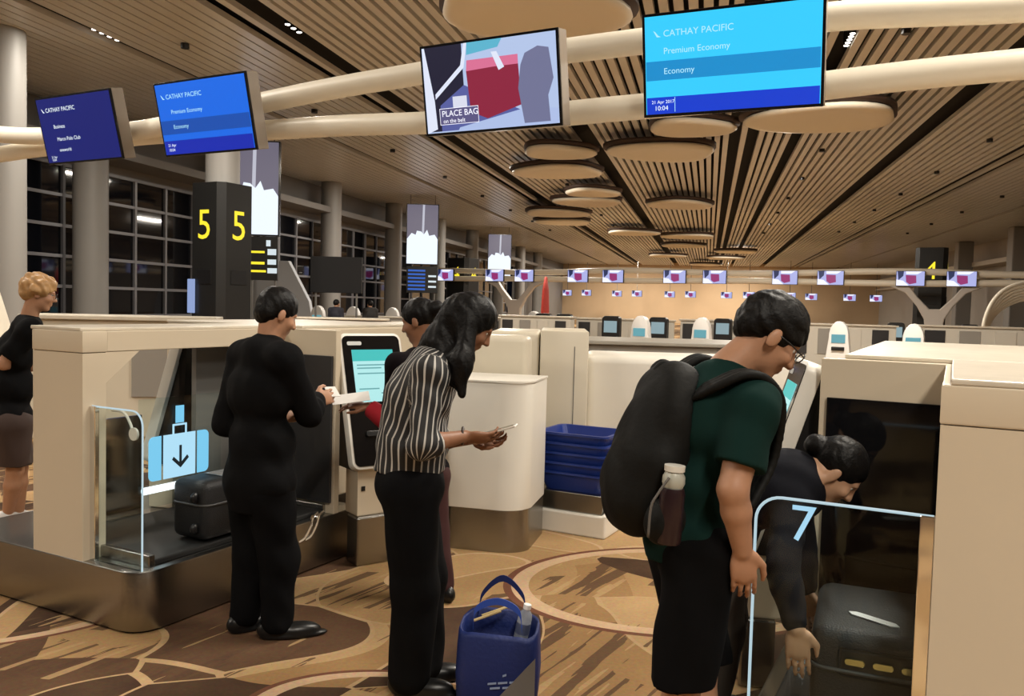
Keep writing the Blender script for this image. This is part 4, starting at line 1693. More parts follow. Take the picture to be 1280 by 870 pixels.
class Body:
    def __init__(self, h=0.008):
        self.h = h
        self.p = []     # (kind, data, k, cut)
        self.sub = []

    def cap(self, a, b, ra, rb=None, k=0.03, cut=None):
        self.p.append(('c', (npv(a), npv(b), ra, ra if rb is None else rb), k, cut))
        return self

    def ell(self, c, axes, rad, k=0.03, cut=None):
        """axes: 3 unit vectors (rows)"""
        A = np.array([npv(q) for q in axes])
        self.p.append(('e', (npv(c), A, np.array(rad, float)), k, cut))
        return self

    def carve(self, c, axes, rad, k=0.01):
        A = np.array([npv(q) for q in axes])
        self.sub.append(('e', (npv(c), A, np.array(rad, float)), k, None))
        return self

    @staticmethod
    def bounds(pr):
        kind, d, k, cut = pr
        if kind == 'c':
            a, b, ra, rb = d
            r = max(ra, rb)
            return np.minimum(a, b) - r, np.maximum(a, b) + r
        c, A, rad = d
        ext = np.sqrt(((A * rad[:, None]) ** 2).sum(0))
        return c - ext, c + ext

    @staticmethod
    def dist(pr, X, Y, Z):
        kind, d, k, cut = pr
        if kind == 'c':
            a, b, ra, rb = d
            ab = b - a
            L2 = max(1e-12, ab @ ab)
            t = ((X - a[0]) * ab[0] + (Y - a[1]) * ab[1] + (Z - a[2]) * ab[2]) / L2
            np.clip(t, 0, 1, out=t)
            q = np.sqrt((X - a[0] - t * ab[0]) ** 2 + (Y - a[1] - t * ab[1]) ** 2 + (Z - a[2] - t * ab[2]) ** 2) - (ra + (rb - ra) * t)
        else:
            c, A, rad = d
            dx, dy, dz = X - c[0], Y - c[1], Z - c[2]
            u = [(A[i][0] * dx + A[i][1] * dy + A[i][2] * dz) for i in range(3)]
            k0 = np.sqrt(sum((u[i] / rad[i]) ** 2 for i in range(3)))
            k1 = np.sqrt(sum((u[i] / rad[i] ** 2) ** 2 for i in range(3)))
            q = k0 * (k0 - 1.0) / np.maximum(k1, 1e-9)
        if cut is not None:
            for (cp, cn) in cut:
                cp, cn = npv(cp), npv(cn)
                cn = cn / np.linalg.norm(cn)
                q = np.maximum(q, (X - cp[0]) * cn[0] + (Y - cp[1]) * cn[1] + (Z - cp[2]) * cn[2])
        return q

    def cut_by(self, other, k=0.004):
        """hollow this shape where another body fills the space, so that the two only press together"""
        self.sub += [(q[0], q[1], k, q[3]) for q in other.p]
        return self

    def mesh(self, name, wrinkle=None, smooth_it=1):
        h = self.h
        lo = np.min([self.bounds(q)[0] for q in self.p], 0) - 4 * h
        hi = np.max([self.bounds(q)[1] for q in self.p], 0) + 4 * h
        n = np.ceil((hi - lo) / h).astype(int) + 1
        vol = np.full(n, 0.2, dtype=np.float32)
        gx = [lo[i] + h * np.arange(n[i]) for i in range(3)]

        def region(pr, m):
            a, b = self.bounds(pr)
            s = np.clip(np.floor((a - m - lo) / h).astype(int), 0, n)
            e = np.clip(np.ceil((b + m - lo) / h).astype(int) + 1, 0, n)
            return tuple(slice(s[i], e[i]) for i in range(3))

        def grid(rg):
            return np.meshgrid(gx[0][rg[0]], gx[1][rg[1]], gx[2][rg[2]], indexing='ij', sparse=True)
        for pr in self.p:
            k = pr[2]
            rg = region(pr, k + 3 * h)
            X, Y, Z = grid(rg)
            d = self.dist(pr, X, Y, Z)
            old = vol[rg]
            if k > 0:
                hh = np.clip(k - np.abs(old - d), 0, None) / k
                vol[rg] = np.minimum(old, d) - hh * hh * k * 0.25
            else:
                vol[rg] = np.minimum(old, d)
        for pr in self.sub:
            k = pr[2]
            rg = region(pr, k + 3 * h)
            X, Y, Z = grid(rg)
            d = -self.dist(pr, X, Y, Z)
            old = vol[rg]
            hh = np.clip(k - np.abs(old - d), 0, None) / k
            vol[rg] = np.maximum(old, d) + hh * hh * k * 0.25
        if wrinkle is not None:
            X, Y, Z = np.meshgrid(*gx, indexing='ij', sparse=True)
            vol += wrinkle(X, Y, Z).astype(np.float32)
        vol[0], vol[-1] = 0.2, 0.2
        vol[:, 0], vol[:, -1] = 0.2, 0.2
        vol[:, :, 0], vol[:, :, -1] = 0.2, 0.2
        v, f = surface_nets(vol, lo, h)
        me = bpy.data.meshes.new(name)
        me.vertices.add(len(v))
        me.vertices.foreach_set('co', v.astype(np.float32).ravel())
        me.loops.add(len(f) * 4)
        me.loops.foreach_set('vertex_index', f.astype(np.int32).ravel())
        me.polygons.add(len(f))
        me.polygons.foreach_set('loop_start', (np.arange(len(f)) * 4).astype(np.int32))
        me.update(calc_edges=True)
        me.polygons.foreach_set('use_smooth', np.ones(len(f), dtype=bool))
        return me


def surface_nets(vol, lo, h):
    ins = vol < 0
    nx, ny, nz = vol.shape
    c = np.zeros((nx - 1, ny - 1, nz - 1), np.int8)
    for i in (0, 1):
        for j in (0, 1):
            for k in (0, 1):
                c += ins[i:nx - 1 + i, j:ny - 1 + j, k:nz - 1 + k]
    act = (c > 0) & (c < 8)
    I = np.argwhere(act)
    idx = np.full(act.shape, -1, np.int64)
    idx[act] = np.arange(len(I))
    acc = np.zeros((len(I), 3))
    cnt = np.zeros(len(I))
    corners = [(i, j, k) for i in (0, 1) for j in (0, 1) for k in (0, 1)]
    for a in corners:
        for ax in range(3):
            if a[ax]:
                continue
            b = list(a)
            b[ax] = 1
            va = vol[I[:, 0] + a[0], I[:, 1] + a[1], I[:, 2] + a[2]].astype(np.float64)
            vb = vol[I[:, 0] + b[0], I[:, 1] + b[1], I[:, 2] + b[2]].astype(np.float64)
            m = (va < 0) != (vb < 0)
            t = np.where(m, va / np.where(m, va - vb, 1), 0)
            P = np.array(a, float)[None, :].repeat(len(I), 0)
            P[:, ax] += t
            acc[m] += P[m]
            cnt[m] += 1
    v = lo + h * (I + acc / cnt[:, None])
    faces = []
    for ax in range(3):
        u_, w_ = (ax + 1) % 3, (ax + 2) % 3
        s0 = [slice(1, -1)] * 3
        s0[ax] = slice(0, -1)
        s1 = list(s0)
        s1[ax] = slice(1, None)
        A, B = ins[tuple(s0)], ins[tuple(s1)]
        E = np.argwhere(A != B)
        fl_ = A[A != B]
        off = np.array([1, 1, 1])
        off[ax] = 0
        E = E + off
        q = []
        for (du, dw) in ((-1, -1), (0, -1), (0, 0), (-1, 0)):
            C = E.copy()
            C[:, u_] += du
            C[:, w_] += dw
            q.append(idx[C[:, 0], C[:, 1], C[:, 2]])
        q = np.stack(q, 1)
        q[~fl_] = q[~fl_][:, ::-1]
        faces.append(q)
    return v, np.concatenate(faces)


def folds(amp, fx, fy, fz, ph=0.0):
    def f(X, Y, Z):
        return amp * (np.sin(fx * X + fz * Z + ph + 1.7 * np.sin(fy * Y + 5 * Z)) + 0.6 * np.sin(fy * Y - 0.7 * fz * Z + 2.1 * np.sin(fx * X * 0.6 + ph)))
    return f


def nrm(v):
    return Vector(v).normalized()


def head_axes(f, up=(0, 0, 1)):
    f = nrm(f)
    r = f.cross(Vector(up)).normalized()
    u = r.cross(f)
    return r, f, u


def add_head(B, c, ax, neck, s=1.0, kn=0.025):
    r, f, u = ax
    c = Vector(c)

    def P(x, y, z):
        return c + (r * x + f * y + u * z) * s
    B.ell(P(0, -0.012, 0.03), ax, (0.074 * s, 0.094 * s, 0.088 * s), 0.02)
    B.ell(P(0, 0.028, -0.038), ax, (0.058 * s, 0.062 * s, 0.078 * s), 0.03)
    B.ell(P(0, 0.062, -0.098), ax, (0.026 * s, 0.022 * s, 0.018 * s), 0.025)
    B.ell(P(0, 0.074, 0.022), ax, (0.046 * s, 0.016 * s, 0.012 * s), 0.012)
    for sx in (-1, 1):
        B.ell(P(sx * 0.038, 0.062, -0.03), ax, (0.022 * s, 0.022 * s, 0.02 * s), 0.02)
        B.carve(P(sx * 0.031, 0.098, 0.004), ax, (0.018 * s, 0.018 * s, 0.011 * s), 0.008)
    B.cap(P(0, 0.084, 0.012), P(0, 0.106, -0.030), 0.008 * s, 0.012 * s, 0.012)
    for sx in (-1, 1):
        B.ell(P(sx * 0.011, 0.094, -0.034), ax, (0.009 * s, 0.010 * s, 0.008 * s), 0.008)
        B.ell(P(sx * 0.078, -0.008, -0.012), ax, (0.009 * s, 0.020 * s, 0.032 * s), 0.006)
    B.ell(P(0, 0.084, -0.058), ax, (0.023 * s, 0.012 * s, 0.006 * s), 0.006)
    B.ell(P(0, 0.081, -0.069), ax, (0.020 * s, 0.012 * s, 0.007 * s), 0.006)
    B.cap(P(0, -0.02, -0.05), neck, 0.052 * s, 0.058 * s, kn)


def add_hand(B, w, fd, pn, thumb, curl=0.5, s=1.0, spread=0.1):
    """w wrist, fd finger direction, pn palm normal, thumb: +1/-1 side along fd x pn"""
    fd = nrm(fd)
    pn = nrm(Vector(pn) - fd * Vector(pn).dot(fd))
    wd = fd.cross(pn)
    w = Vector(w)
    B.ell(w + fd * 0.05 * s, (wd, fd, pn), (0.040 * s, 0.056 * s, 0.017 * s), 0.012)
    ln = ((0.030, 0.036, 0.026, 0.020), (0.040, 0.040, 0.030, 0.022), (0.036, 0.038, 0.028, 0.021), (0.026, 0.030, 0.022, 0.018))
    for i in range(4):
        o = (0.030 - 0.020 * i) * thumb
        base = w + fd * (0.088 - 0.004 * abs(i - 1.3)) * s + wd * o * s
        d = (fd + wd * o * spread * 8).normalized()
        B.cap(w + fd * 0.045 * s + wd * o * 0.8 * s, base, 0.011 * s, 0.0095 * s, 0.006)
        p = base
        ang = 0
        for j in range(1, 4):
            ang += curl * (0.55 if j == 1 else 0.75)
            dd = d * math.cos(ang) + pn * math.sin(ang)
            q = p + dd * ln[i][j] * s * 1.05
            B.cap(p, q, (0.0095 - 0.0008 * j) * s, (0.0088 - 0.0009 * j) * s, 0.003)
            p = q
    tb = w + fd * 0.022 * s + wd * 0.032 * thumb * s
    t1 = tb + (fd * 0.75 + wd * thumb * 0.6 + pn * 0.25 * (0.5 + curl)).normalized() * 0.042 * s
    t2 = t1 + (fd * 0.95 + wd * thumb * 0.1 + pn * 0.5 * curl).normalized() * 0.032 * s
    t3 = t2 + (fd * 0.95 - wd * thumb * 0.1 + pn * 0.6 * curl).normalized() * 0.022 * s
    B.cap(tb, t1, 0.016 * s, 0.0115 * s, 0.012)
    B.cap(t1, t2, 0.011 * s, 0.0095 * s, 0.004)
    B.cap(t2, t3, 0.0095 * s, 0.0075 * s, 0.004)


def add_shoe(B, ankle, toe_dir, L=0.26, W=0.045, z0=0.0):
    t = nrm(Vector((toe_dir[0], toe_dir[1], 0)))
    sd = Vector((t.y, -t.x, 0))
    a = Vector((ankle[0], ankle[1], z0))
    cut = [(a + Vector((0, 0, 0.002)), (0, 0, -1))]
    B.ell(a - t * 0.02 + UP * 0.045, (t, sd, UP), (0.075, 0.042, 0.055), 0.03, cut)
    B.ell(a + t * (L * 0.36) + UP * 0.03, (t, sd, UP), (L * 0.42, W + 0.004, 0.042), 0.03, cut)
    B.ell(a + t * (L * 0.30) + UP * 0.012, (t, sd, UP), (L * 0.60, W + 0.006, 0.02), 0.01, cut)


SKIN = {}


def skin_mat(name, col):
    m = mat(name, col, 0.5, noise=0.08, scale=40)
    b = m.node_tree.nodes['Principled BSDF']
    b.inputs['Subsurface Weight'].default_value = 0.08
    b.inputs['Subsurface Radius'].default_value = (0.02, 0.008, 0.005)
    return m


def finish(root, parts):
    """parts: (name, mesh in world space, material, label)"""
    for (nm, me, m, lb) in parts:
        me.transform(Matrix.Translation(-root.location))
        me.materials.clear()
        me.materials.append(m)
        o = link(nm, me, root)
        if lb:
            o['label'] = lb


def eyes(root, c, ax, s=1.0):
    r, f, u = ax
    EY = mat('eye_white', (0.6, 0.57, 0.52), 0.2)
    for sx in (-1, 1):
        b_ = nb()
        bmesh.ops.create_uvsphere(b_, u_segments=12, v_segments=8, radius=0.0115 * s)
        o = obj('eye', b_, EY, root, True)
        o.location = Vector(c) + (r * sx * 0.031 + f * 0.0685 + u * 0.004) * s - root.location
        b_ = nb()
        bmesh.ops.create_uvsphere(b_, u_segments=10, v_segments=6, radius=0.006 * s)
        q = obj('pupil', b_, mat('pupil_dark', (0.01, 0.007, 0.005), 0.15), o, True)
        q.location = f * 0.0068 * s


def glasses(root, c, ax, s=1.0):
    r, f, u = ax
    c = Vector(c) - root.location
    b_ = nb()
    for sx in (-1, 1):
        ring = [c + (r * (sx * 0.033 + 0.024 * math.cos(R(a))) + f * 0.104 + u * (0.002 + 0.017 * math.sin(R(a)))) * s for a in range(0, 360, 20)]
        tube(b_, ring, 0.0022, 6, True)
        tube(b_, [c + (r * sx * 0.057 + f * 0.103 + u * 0.006) * s, c + (r * sx * 0.080 + f * 0.04 + u * 0.006) * s, c + (r * sx * 0.083 - f * 0.01 + u * 0.004) * s], 0.0022, 6)
    tube(b_, [c + (r * -0.009 + f * 0.106 + u * 0.004) * s, c + (r * 0.009 + f * 0.106 + u * 0.004) * s], 0.0022, 6)
    return obj('spectacles', b_, mat('spectacle_frame', (0.02, 0.02, 0.02), 0.3), root, True)


def torso_axes(pel, neck, right):
    sp = (Vector(neck) - Vector(pel)).normalized()
    r = Vector(right)
    r = (r - sp * r.dot(sp)).normalized()
    f = sp.cross(r)          # forward = up x right
    return r, f, sp


def add_torso(B, J, g=0.0, belly=0.0, wide=1.0, k=0.05, hips=True):
    pel, waist, chest, neck = (Vector(J[q]) for q in ('pel', 'waist', 'chest', 'neck'))
    rt = Vector(J['shR']) - Vector(J['shL'])
    r1, f1, u1 = torso_axes(pel, waist, Vector(J['hipR']) - Vector(J['hipL']))
    r2, f2, u2 = torso_axes(waist, neck, rt)
    if hips:
        B.ell(pel, (r1, f1, u1), (0.165 * wide + g, 0.115 + g, 0.12), k)
    B.ell(waist, (r2, f2, u2), (0.135 * wide + g, 0.098 + g + belly * 0.5, 0.13), k)
    if belly:
        B.ell(waist + f2 * 0.04 - u2 * 0.02, (r2, f2, u2), (0.12 * wide + g, 0.07 + belly + g, 0.12), k)
    B.ell(chest, (r2, f2, u2), (0.160 * wide + g, 0.110 + g, 0.165), k)
    shl, shr = Vector(J['shL']), Vector(J['shR'])
    up = Vector(J['neck']) * 0.35
    B.cap(shl, shl * 0.5 + shr * 0.5 + u2 * 0.015, 0.058 + g, 0.068 + g, k)
    B.cap(shr, shl * 0.5 + shr * 0.5 + u2 * 0.015, 0.058 + g, 0.068 + g, k)
    return r2, f2, u2


def add_arm(B, sh, el, wr, g=0.0, upto=1.0, k=0.014, fat=1.0, fore=True):
    sh, el, wr = Vector(sh), Vector(el), Vector(wr)
    B.cap(sh, el, 0.052 * fat + g, 0.041 * fat + g, k)
    if fore:
        B.cap(el, el.lerp(wr, 0.35), 0.041 * fat + g, 0.040 * fat + g, k)
        B.cap(el.lerp(wr, 0.35), wr, 0.040 * fat + g, 0.027 * fat + g, k)


def add_leg(B, hip, kn, an, g=0.0, k=0.02, fat=1.0):
    hip, kn, an = Vector(hip), Vector(kn), Vector(an)
    B.cap(hip, kn, 0.085 * fat + g, 0.056 * fat + g, k)
    B.cap(kn, kn.lerp(an, 0.35), 0.054 * fat + g, 0.055 * fat + g, k)
    B.cap(kn.lerp(an, 0.35), an, 0.055 * fat + g, 0.036 * fat + g, k)


HAIRB = mat('black_hair', (0.0035, 0.003, 0.003), 0.5, noise=0.3, scale=60, bump=0.35, spec=0.22)
BLKCLOTH = mat('black_cloth', (0.0045, 0.0045, 0.005), 0.9, noise=0.2, scale=18, bump=0.25, spec=0.1)
BLKTROU = mat('black_trouser_cloth', (0.0035, 0.0035, 0.004), 0.9, noise=0.2, scale=14, bump=0.25, spec=0.1)
SHOE = mat('black_shoe_leather', (0.008, 0.008, 0.008), 0.35, noise=0.1)
STAN = skin_mat('skin_tan', (0.42, 0.22, 0.13))
SLIGHT = skin_mat('skin_light', (0.50, 0.29, 0.18))
SBROWN = skin_mat('skin_brown', (0.26, 0.12, 0.065))


def lerp_(a, b, t):
    return Vector(a).lerp(Vector(b), t)


# ------------------------------------------------------------------ man in black at the blue-icon machine
def man_black():
    Y = 4.06
    fc = nrm((0.66, 0.75, 0))              # faces away and to the right
    rt = Vector((fc.y, -fc.x, 0))
    J = dict(pel=D(325, 600, Y), waist=D(325, 548, Y), chest=D(326, 490, Y + 0.01), neck=D(335, 432, Y + 0.03))
    J['shL'] = J['neck'] - UP * 0.06 - rt * 0.175 - fc * 0.02
    J['shR'] = J['neck'] - UP * 0.06 + rt * 0.175 - fc * 0.02
    J['hipL'] = J['pel'] - rt * 0.085 - UP * 0.04
    J['hipR'] = J['pel'] + rt * 0.085 - UP * 0.04
    anL, anR = G(306, 788), G(346, 797)
    anL = anL + Vector((0, 0, 0.085))
    anR = anR + Vector((0, 0, 0.085))
    knL = lerp_(J['hipL'], anL, 0.52) + fc * 0.03
    knR = lerp_(J['hipR'], anR, 0.52) + fc * 0.03
    elR = D(386, 518, Y + 0.02)
    wrR = D(396, 500, Y + 0.20)
    elL = D(282, 530, Y + 0.06)
    wrL = elL + fc * 0.22 + rt * 0.08 + UP * 0.03
    hc = D(347, 392, Y + 0.06)
    ax = head_axes(nrm((0.72, 0.60, -0.42)))
    root = thing('person', 'person in a plain black sweater and black trousers, back turned, by the blue-icon machine', 'person', ((anL.x + anR.x) / 2, (anL.y + anR.y) / 2, 0))
    B = Body(0.0075)
    add_head(B, hc, ax, J['neck'] - UP * 0.02)
    add_torso(B, J, -0.012)
    add_arm(B, J['shL'], elL, wrL)
    add_arm(B, J['shR'], elR, wrR)
    add_hand(B, wrR, nrm((0.5, 0.8, 0.12)), nrm((-0.6, 0.3, -0.2)), 1, 0.5)
    add_hand(B, wrL, fc + rt * 0.4, rt * 0.6 + UP * 0.3, -1, 0.5)
    for hp, kn, an in ((J['hipL'], knL, anL), (J['hipR'], knR, anR)):
        add_leg(B, hp, kn, an, -0.006)
    body = B.mesh('body')
    B = Body(0.008)
    add_torso(B, J, 0.028, 0.02, 1.12)
    add_arm(B, J['shL'], elL, lerp_(elL, wrL, 0.93), 0.02, fat=1.1)
    add_arm(B, J['shR'], elR, lerp_(elR, wrR, 0.93), 0.02, fat=1.1)
    B.cap(J['neck'] - UP * 0.05, J['neck'] - UP * 0.02, 0.075, 0.062, 0.04)
    B.cap(J['pel'] + UP * 0.06, J['pel'] - UP * 0.10, 0.145, 0.14, 0.08, cut=[(J['pel'] - UP * 0.14, (0, 0, -1))])
    sweater = B.mesh('sweater', folds(0.0025, 30, 34, 26))
    B = Body(0.008)
    for hp, kn, an in ((J['hipL'], knL, anL), (J['hipR'], knR, anR)):
        B.cap(hp, kn, 0.118, 0.092, 0.04)
        B.cap(kn, an + UP * 0.0, 0.092, 0.075, 0.04, cut=[(an - UP * 0.045, (0, 0, -1))])
    B.ell(J['pel'] - UP * 0.03, (rt, fc, UP), (0.175, 0.13, 0.12), 0.05)
    trousers = B.mesh('trousers', folds(0.003, 26, 22, 30, 1.0))
    hair = Body(0.006)
    r, f, u = ax
    hair.ell(hc + (u * 0.036 - f * 0.016), ax, (0.083, 0.104, 0.094), 0.02)
    hair.ell(hc + (u * -0.02 - f * 0.06), ax, (0.066, 0.045, 0.06), 0.03)
    hair.carve(hc + f * 0.095 - u * 0.045, ax, (0.085, 0.075, 0.085), 0.012)
    hr = hair.mesh('hair', folds(0.0015, 120, 130, 60))
    sL, sR = Body(0.006), Body(0.006)
    add_shoe(sL, anL, (0.55, 0.55), 0.26)
    add_shoe(sR, anR, (0.95, 0.30), 0.27)
    finish(root, [('body', body, STAN, None), ('sweater', sweater, BLKCLOTH, None), ('trousers', trousers, BLKTROU, None), ('hair', hr, HAIRB, None), ('shoe', sL.mesh('shoe'), SHOE, None), ('shoe', sR.mesh('shoe'), SHOE, None)])
    eyes(root, hc, ax)
    # paper in the hand
    b_ = nb()
    box(b_, -0.03, 0.03, -0.05, 0.05, 0, 0.002)
    o = obj('boarding_slip', b_, mat('paper_white', (0.8, 0.78, 0.75), 0.7))
    o.matrix_world = Matrix.Translation(wrR + Vector((0.05, 0.13, 0.03))) @ Matrix.Rotation(R(30), 4, 'Z') @ Matrix.Rotation(R(25), 4, 'X')
    tag(o, 'small white slip held by the person in black', 'paper slip')


# ------------------------------------------------------------------ woman in the striped shirt
def stripe_mat():
    m = bpy.data.materials.new('striped_shirt_cloth')
    m.use_nodes = True
    nt = m.node_tree
    b = nt.nodes['Principled BSDF']
    b.inputs['Roughness'].default_value = 0.7
    at = nt.nodes.new('ShaderNodeAttribute')
    at.attribute_name = 'stripe'
    fr = nt.nodes.new('ShaderNodeMath')
    fr.operation = 'FRACT'
    nt.links.new(at.outputs['Fac'], fr.inputs[0])
    gt = nt.nodes.new('ShaderNodeMath')
    gt.operation = 'LESS_THAN'
    gt.inputs[1].default_value = 0.24
    nt.links.new(fr.outputs[0], gt.inputs[0])
    mx = nt.nodes.new('ShaderNodeMix')
    mx.data_type = 'RGBA'
    mx.inputs['A'].default_value = (0.010, 0.010, 0.011, 1)
    mx.inputs['B'].default_value = (0.46, 0.44, 0.41, 1)
    nt.links.new(gt.outputs[0], mx.inputs['Factor'])
    nt.links.new(mx.outputs['Result'], b.inputs['Base Color'])
    return m


def stripe_attr(me, segs, period):
    """segs: list of (a, b, ref, scale); stripes run along the nearest segment"""
    n = len(me.vertices)
    co = np.empty(n * 3, np.float32)
    me.vertices.foreach_get('co', co)
    co = co.reshape(-1, 3).astype(float)
    best = np.full(n, 9.0)
    val = np.zeros(n)
    for (a, b, ref, rad, cross) in segs:
        a, b = npv(a), npv(b)
        ab = b - a
        L = np.linalg.norm(ab)
        t_ = ab / L
        s = np.clip((co - a) @ t_ / L, 0, 1)
        q = co - a - s[:, None] * ab
        d = np.linalg.norm(q, axis=1) / rad
        ref = npv(ref)
        ref = ref - t_ * (ref @ t_)
        ref /= np.linalg.norm(ref)
        o = np.cross(t_, ref)
        ang = np.arctan2(q @ o, q @ ref)
        v_ = ang * rad / period if not cross else (co - a) @ t_ / period
        m_ = d < best
        best[m_] = d[m_]
        val[m_] = v_[m_]
    at = me.attributes.new('stripe', 'FLOAT', 'POINT')
    at.data.foreach_set('value', (val + 50).astype(np.float32))


def woman_striped():
    Y = 3.52
    fc = nrm((0.985, 0.17, 0))
    rt = Vector((fc.y, -fc.x, 0))           # her right side: towards the camera
    J = dict(pel=D(512, 600, Y), waist=D(515, 548, Y), chest=D(530, 487, Y), neck=D(560, 432, Y))
    J['shR'] = D(535, 462, Y) + rt * 0.155
    J['shL'] = D(535, 462, Y) - rt * 0.155 + fc * 0.04
    J['hipL'] = J['pel'] - rt * 0.08 - UP * 0.04
    J['hipR'] = J['pel'] + rt * 0.08 - UP * 0.04
    anR = G(512, 868) + UP * 0.09
    anL = G(528, 850) + UP * 0.09
    knR = lerp_(J['hipR'], anR, 0.52) + fc * 0.02
    knL = lerp_(J['hipL'], anL, 0.52) + fc * 0.03
    elR = D(527, 556, Y - 0.22)
    wrR = D(582, 545, Y - 0.08)
    elL = D(540, 552, Y + 0.18)
    wrL = D(592, 548, Y + 0.06)
    hc = D(590, 405, Y)
    ax = head_axes(nrm((0.80, 0.10, -0.60)))
    r, f, u = ax
    root = thing('person', 'person in a black and white striped shirt with long dark hair, looking at a phone', 'person', ((anL.x + anR.x) / 2, (anL.y + anR.y) / 2, 0))
    B = Body(0.0065)
    add_head(B, hc, ax, J['neck'] - UP * 0.02, 0.96)
    add_torso(B, J, -0.014)
    add_arm(B, J['shL'], elL, wrL, fat=0.92)
    add_arm(B, J['shR'], elR, wrR, fat=0.92)
    add_hand(B, wrR, nrm((0.90, 0.16, -0.10)), nrm((0.0, 0.55, 0.6)), -1, 0.55, 0.95)
    add_hand(B, wrL, nrm((0.85, -0.15, -0.08)), nrm((0.0, -0.5, 0.6)), 1, 0.6, 0.95)
    for hp, kn, an in ((J['hipL'], knL, anL), (J['hipR'], knR, anR)):
        add_leg(B, hp, kn, an, -0.006)
    body = B.mesh('body')
    B = Body(0.007)
    r2, f2, u2 = add_torso(B, J, 0.022, 0.01, 0.98, hips=False)
    B.cap(J['chest'] - f2 * 0.02 - u2 * 0.05, J['pel'] - f2 * 0.005, 0.130, 0.150, 0.05, cut=[(J['pel'] + UP * 0.045, (0, 0, -1))])
    for sh, el, wr in ((J['shL'], elL, wrL), (J['shR'], elR, wrR)):
        add_arm(B, sh, el, wr, 0.015, fore=False)
        e2 = lerp_(el, wr, 0.30)
        B.cap(el, e2, 0.058, 0.056, 0.02, cut=[(e2, e2 - el)])
        B.cap(lerp_(el, wr, 0.14), e2, 0.063, 0.062, 0.008, cut=[(e2, e2 - el)])
    shirt = B.mesh('shirt', folds(0.003, 40, 36, 44))
    stripe_attr(shirt, [(J['pel'] - UP * 0.1, J['waist'], rt, 0.16, False), (J['waist'], J['neck'], rt, 0.16, False), (J['shL'], elL, rt, 0.07, False), (J['shR'], elR, fc, 0.07, False), (lerp_(elR, wrR, 0.12), lerp_(elR, wrR, 0.35), UP, 0.06, True)], 0.033)
    B = Body(0.008)
    for hp, kn, an in ((J['hipL'], knL, anL), (J['hipR'], knR, anR)):
        B.cap(hp, kn, 0.118, 0.098, 0.04)
        B.cap(kn, an, 0.098, 0.09, 0.04, cut=[(an - UP * 0.07, (0, 0, -1))])
    B.ell(J['pel'] - UP * 0.01, (rt, fc, UP), (0.175, 0.145, 0.13), 0.05)
    trousers = B.mesh('trousers', folds(0.003, 22, 26, 18))
    H = Body(0.006)
    H.ell(hc + (u * 0.032 - f * 0.018), ax, (0.084, 0.104, 0.095), 0.02)
    H.carve(hc + f * 0.098 - u * 0.05, ax, (0.09, 0.075, 0.09), 0.012)
    bk = hc - f * 0.085 + u * 0.0
    H.cap(bk, D(552, 428, Y), 0.062, 0.070, 0.05)
    H.cap(D(552, 428, Y), D(566, 470, Y - 0.10), 0.066, 0.045, 0.05)
    H.cap(hc + rt * 0.055 - f * 0.02 - u * 0.02, D(580, 455, Y - 0.12), 0.042, 0.036, 0.04)
    H.cap(D(575, 450, Y - 0.12), D(577, 492, Y - 0.14), 0.042, 0.018, 0.04)
    H.cap(D(555, 425, Y + 0.05), D(530, 440, Y + 0.02), 0.06, 0.035, 0.05)
    hr = H.mesh('hair', folds(0.002, 110, 120, 40))
    sL, sR = Body(0.006), Body(0.006)
    add_shoe(sL, anL, fc, 0.24, 0.04)
    add_shoe(sR, anR, fc + rt * 0.2, 0.24, 0.04)
    finish(root, [('body', body, SBROWN, None), ('shirt', shirt, stripe_mat(), 'black shirt with thin white stripes and rolled sleeves'), ('trousers', trousers, BLKTROU, None), ('hair', hr, HAIRB, None), ('shoe', sL.mesh('shoe'), SHOE, None), ('shoe', sR.mesh('shoe'), SHOE, None)])
    eyes(root, hc, ax, 0.96)
    b_ = nb()
    tube(b_, [wrR - Vector((0.012, 0, 0)) - root.location + Vector((0, 0.034 * math.cos(R(a)), 0.034 * math.sin(R(a)))) for a in range(0, 360, 30)], 0.006, 6, True)
    obj('bracelet', b_, mat('dark_bracelet', (0.03, 0.015, 0.01), 0.4), root, True)
    mid = (wrR + wrL) / 2
    t = thing('mobile_phone', 'pale mobile phone held in both hands of the person in stripes', 'phone')
    t.matrix_world = Matrix.Translation(mid + Vector((0.125, -0.005, 0.035))) @ Matrix.Rotation(R(-10), 4, 'Z') @ Matrix.Rotation(R(-18), 4, 'Y')
    b_ = nb()
    box(b_, -0.075, 0.075, -0.037, 0.037, -0.004, 0.004, 0.003)
    obj('case', b_, mat('phone_white', (0.75, 0.70, 0.64), 0.3), t)
    b_ = nb()
    box(b_, -0.066, 0.066, -0.032, 0.032, 0.004, 0.0048)
    obj('screen', b_, BGLASS, t)


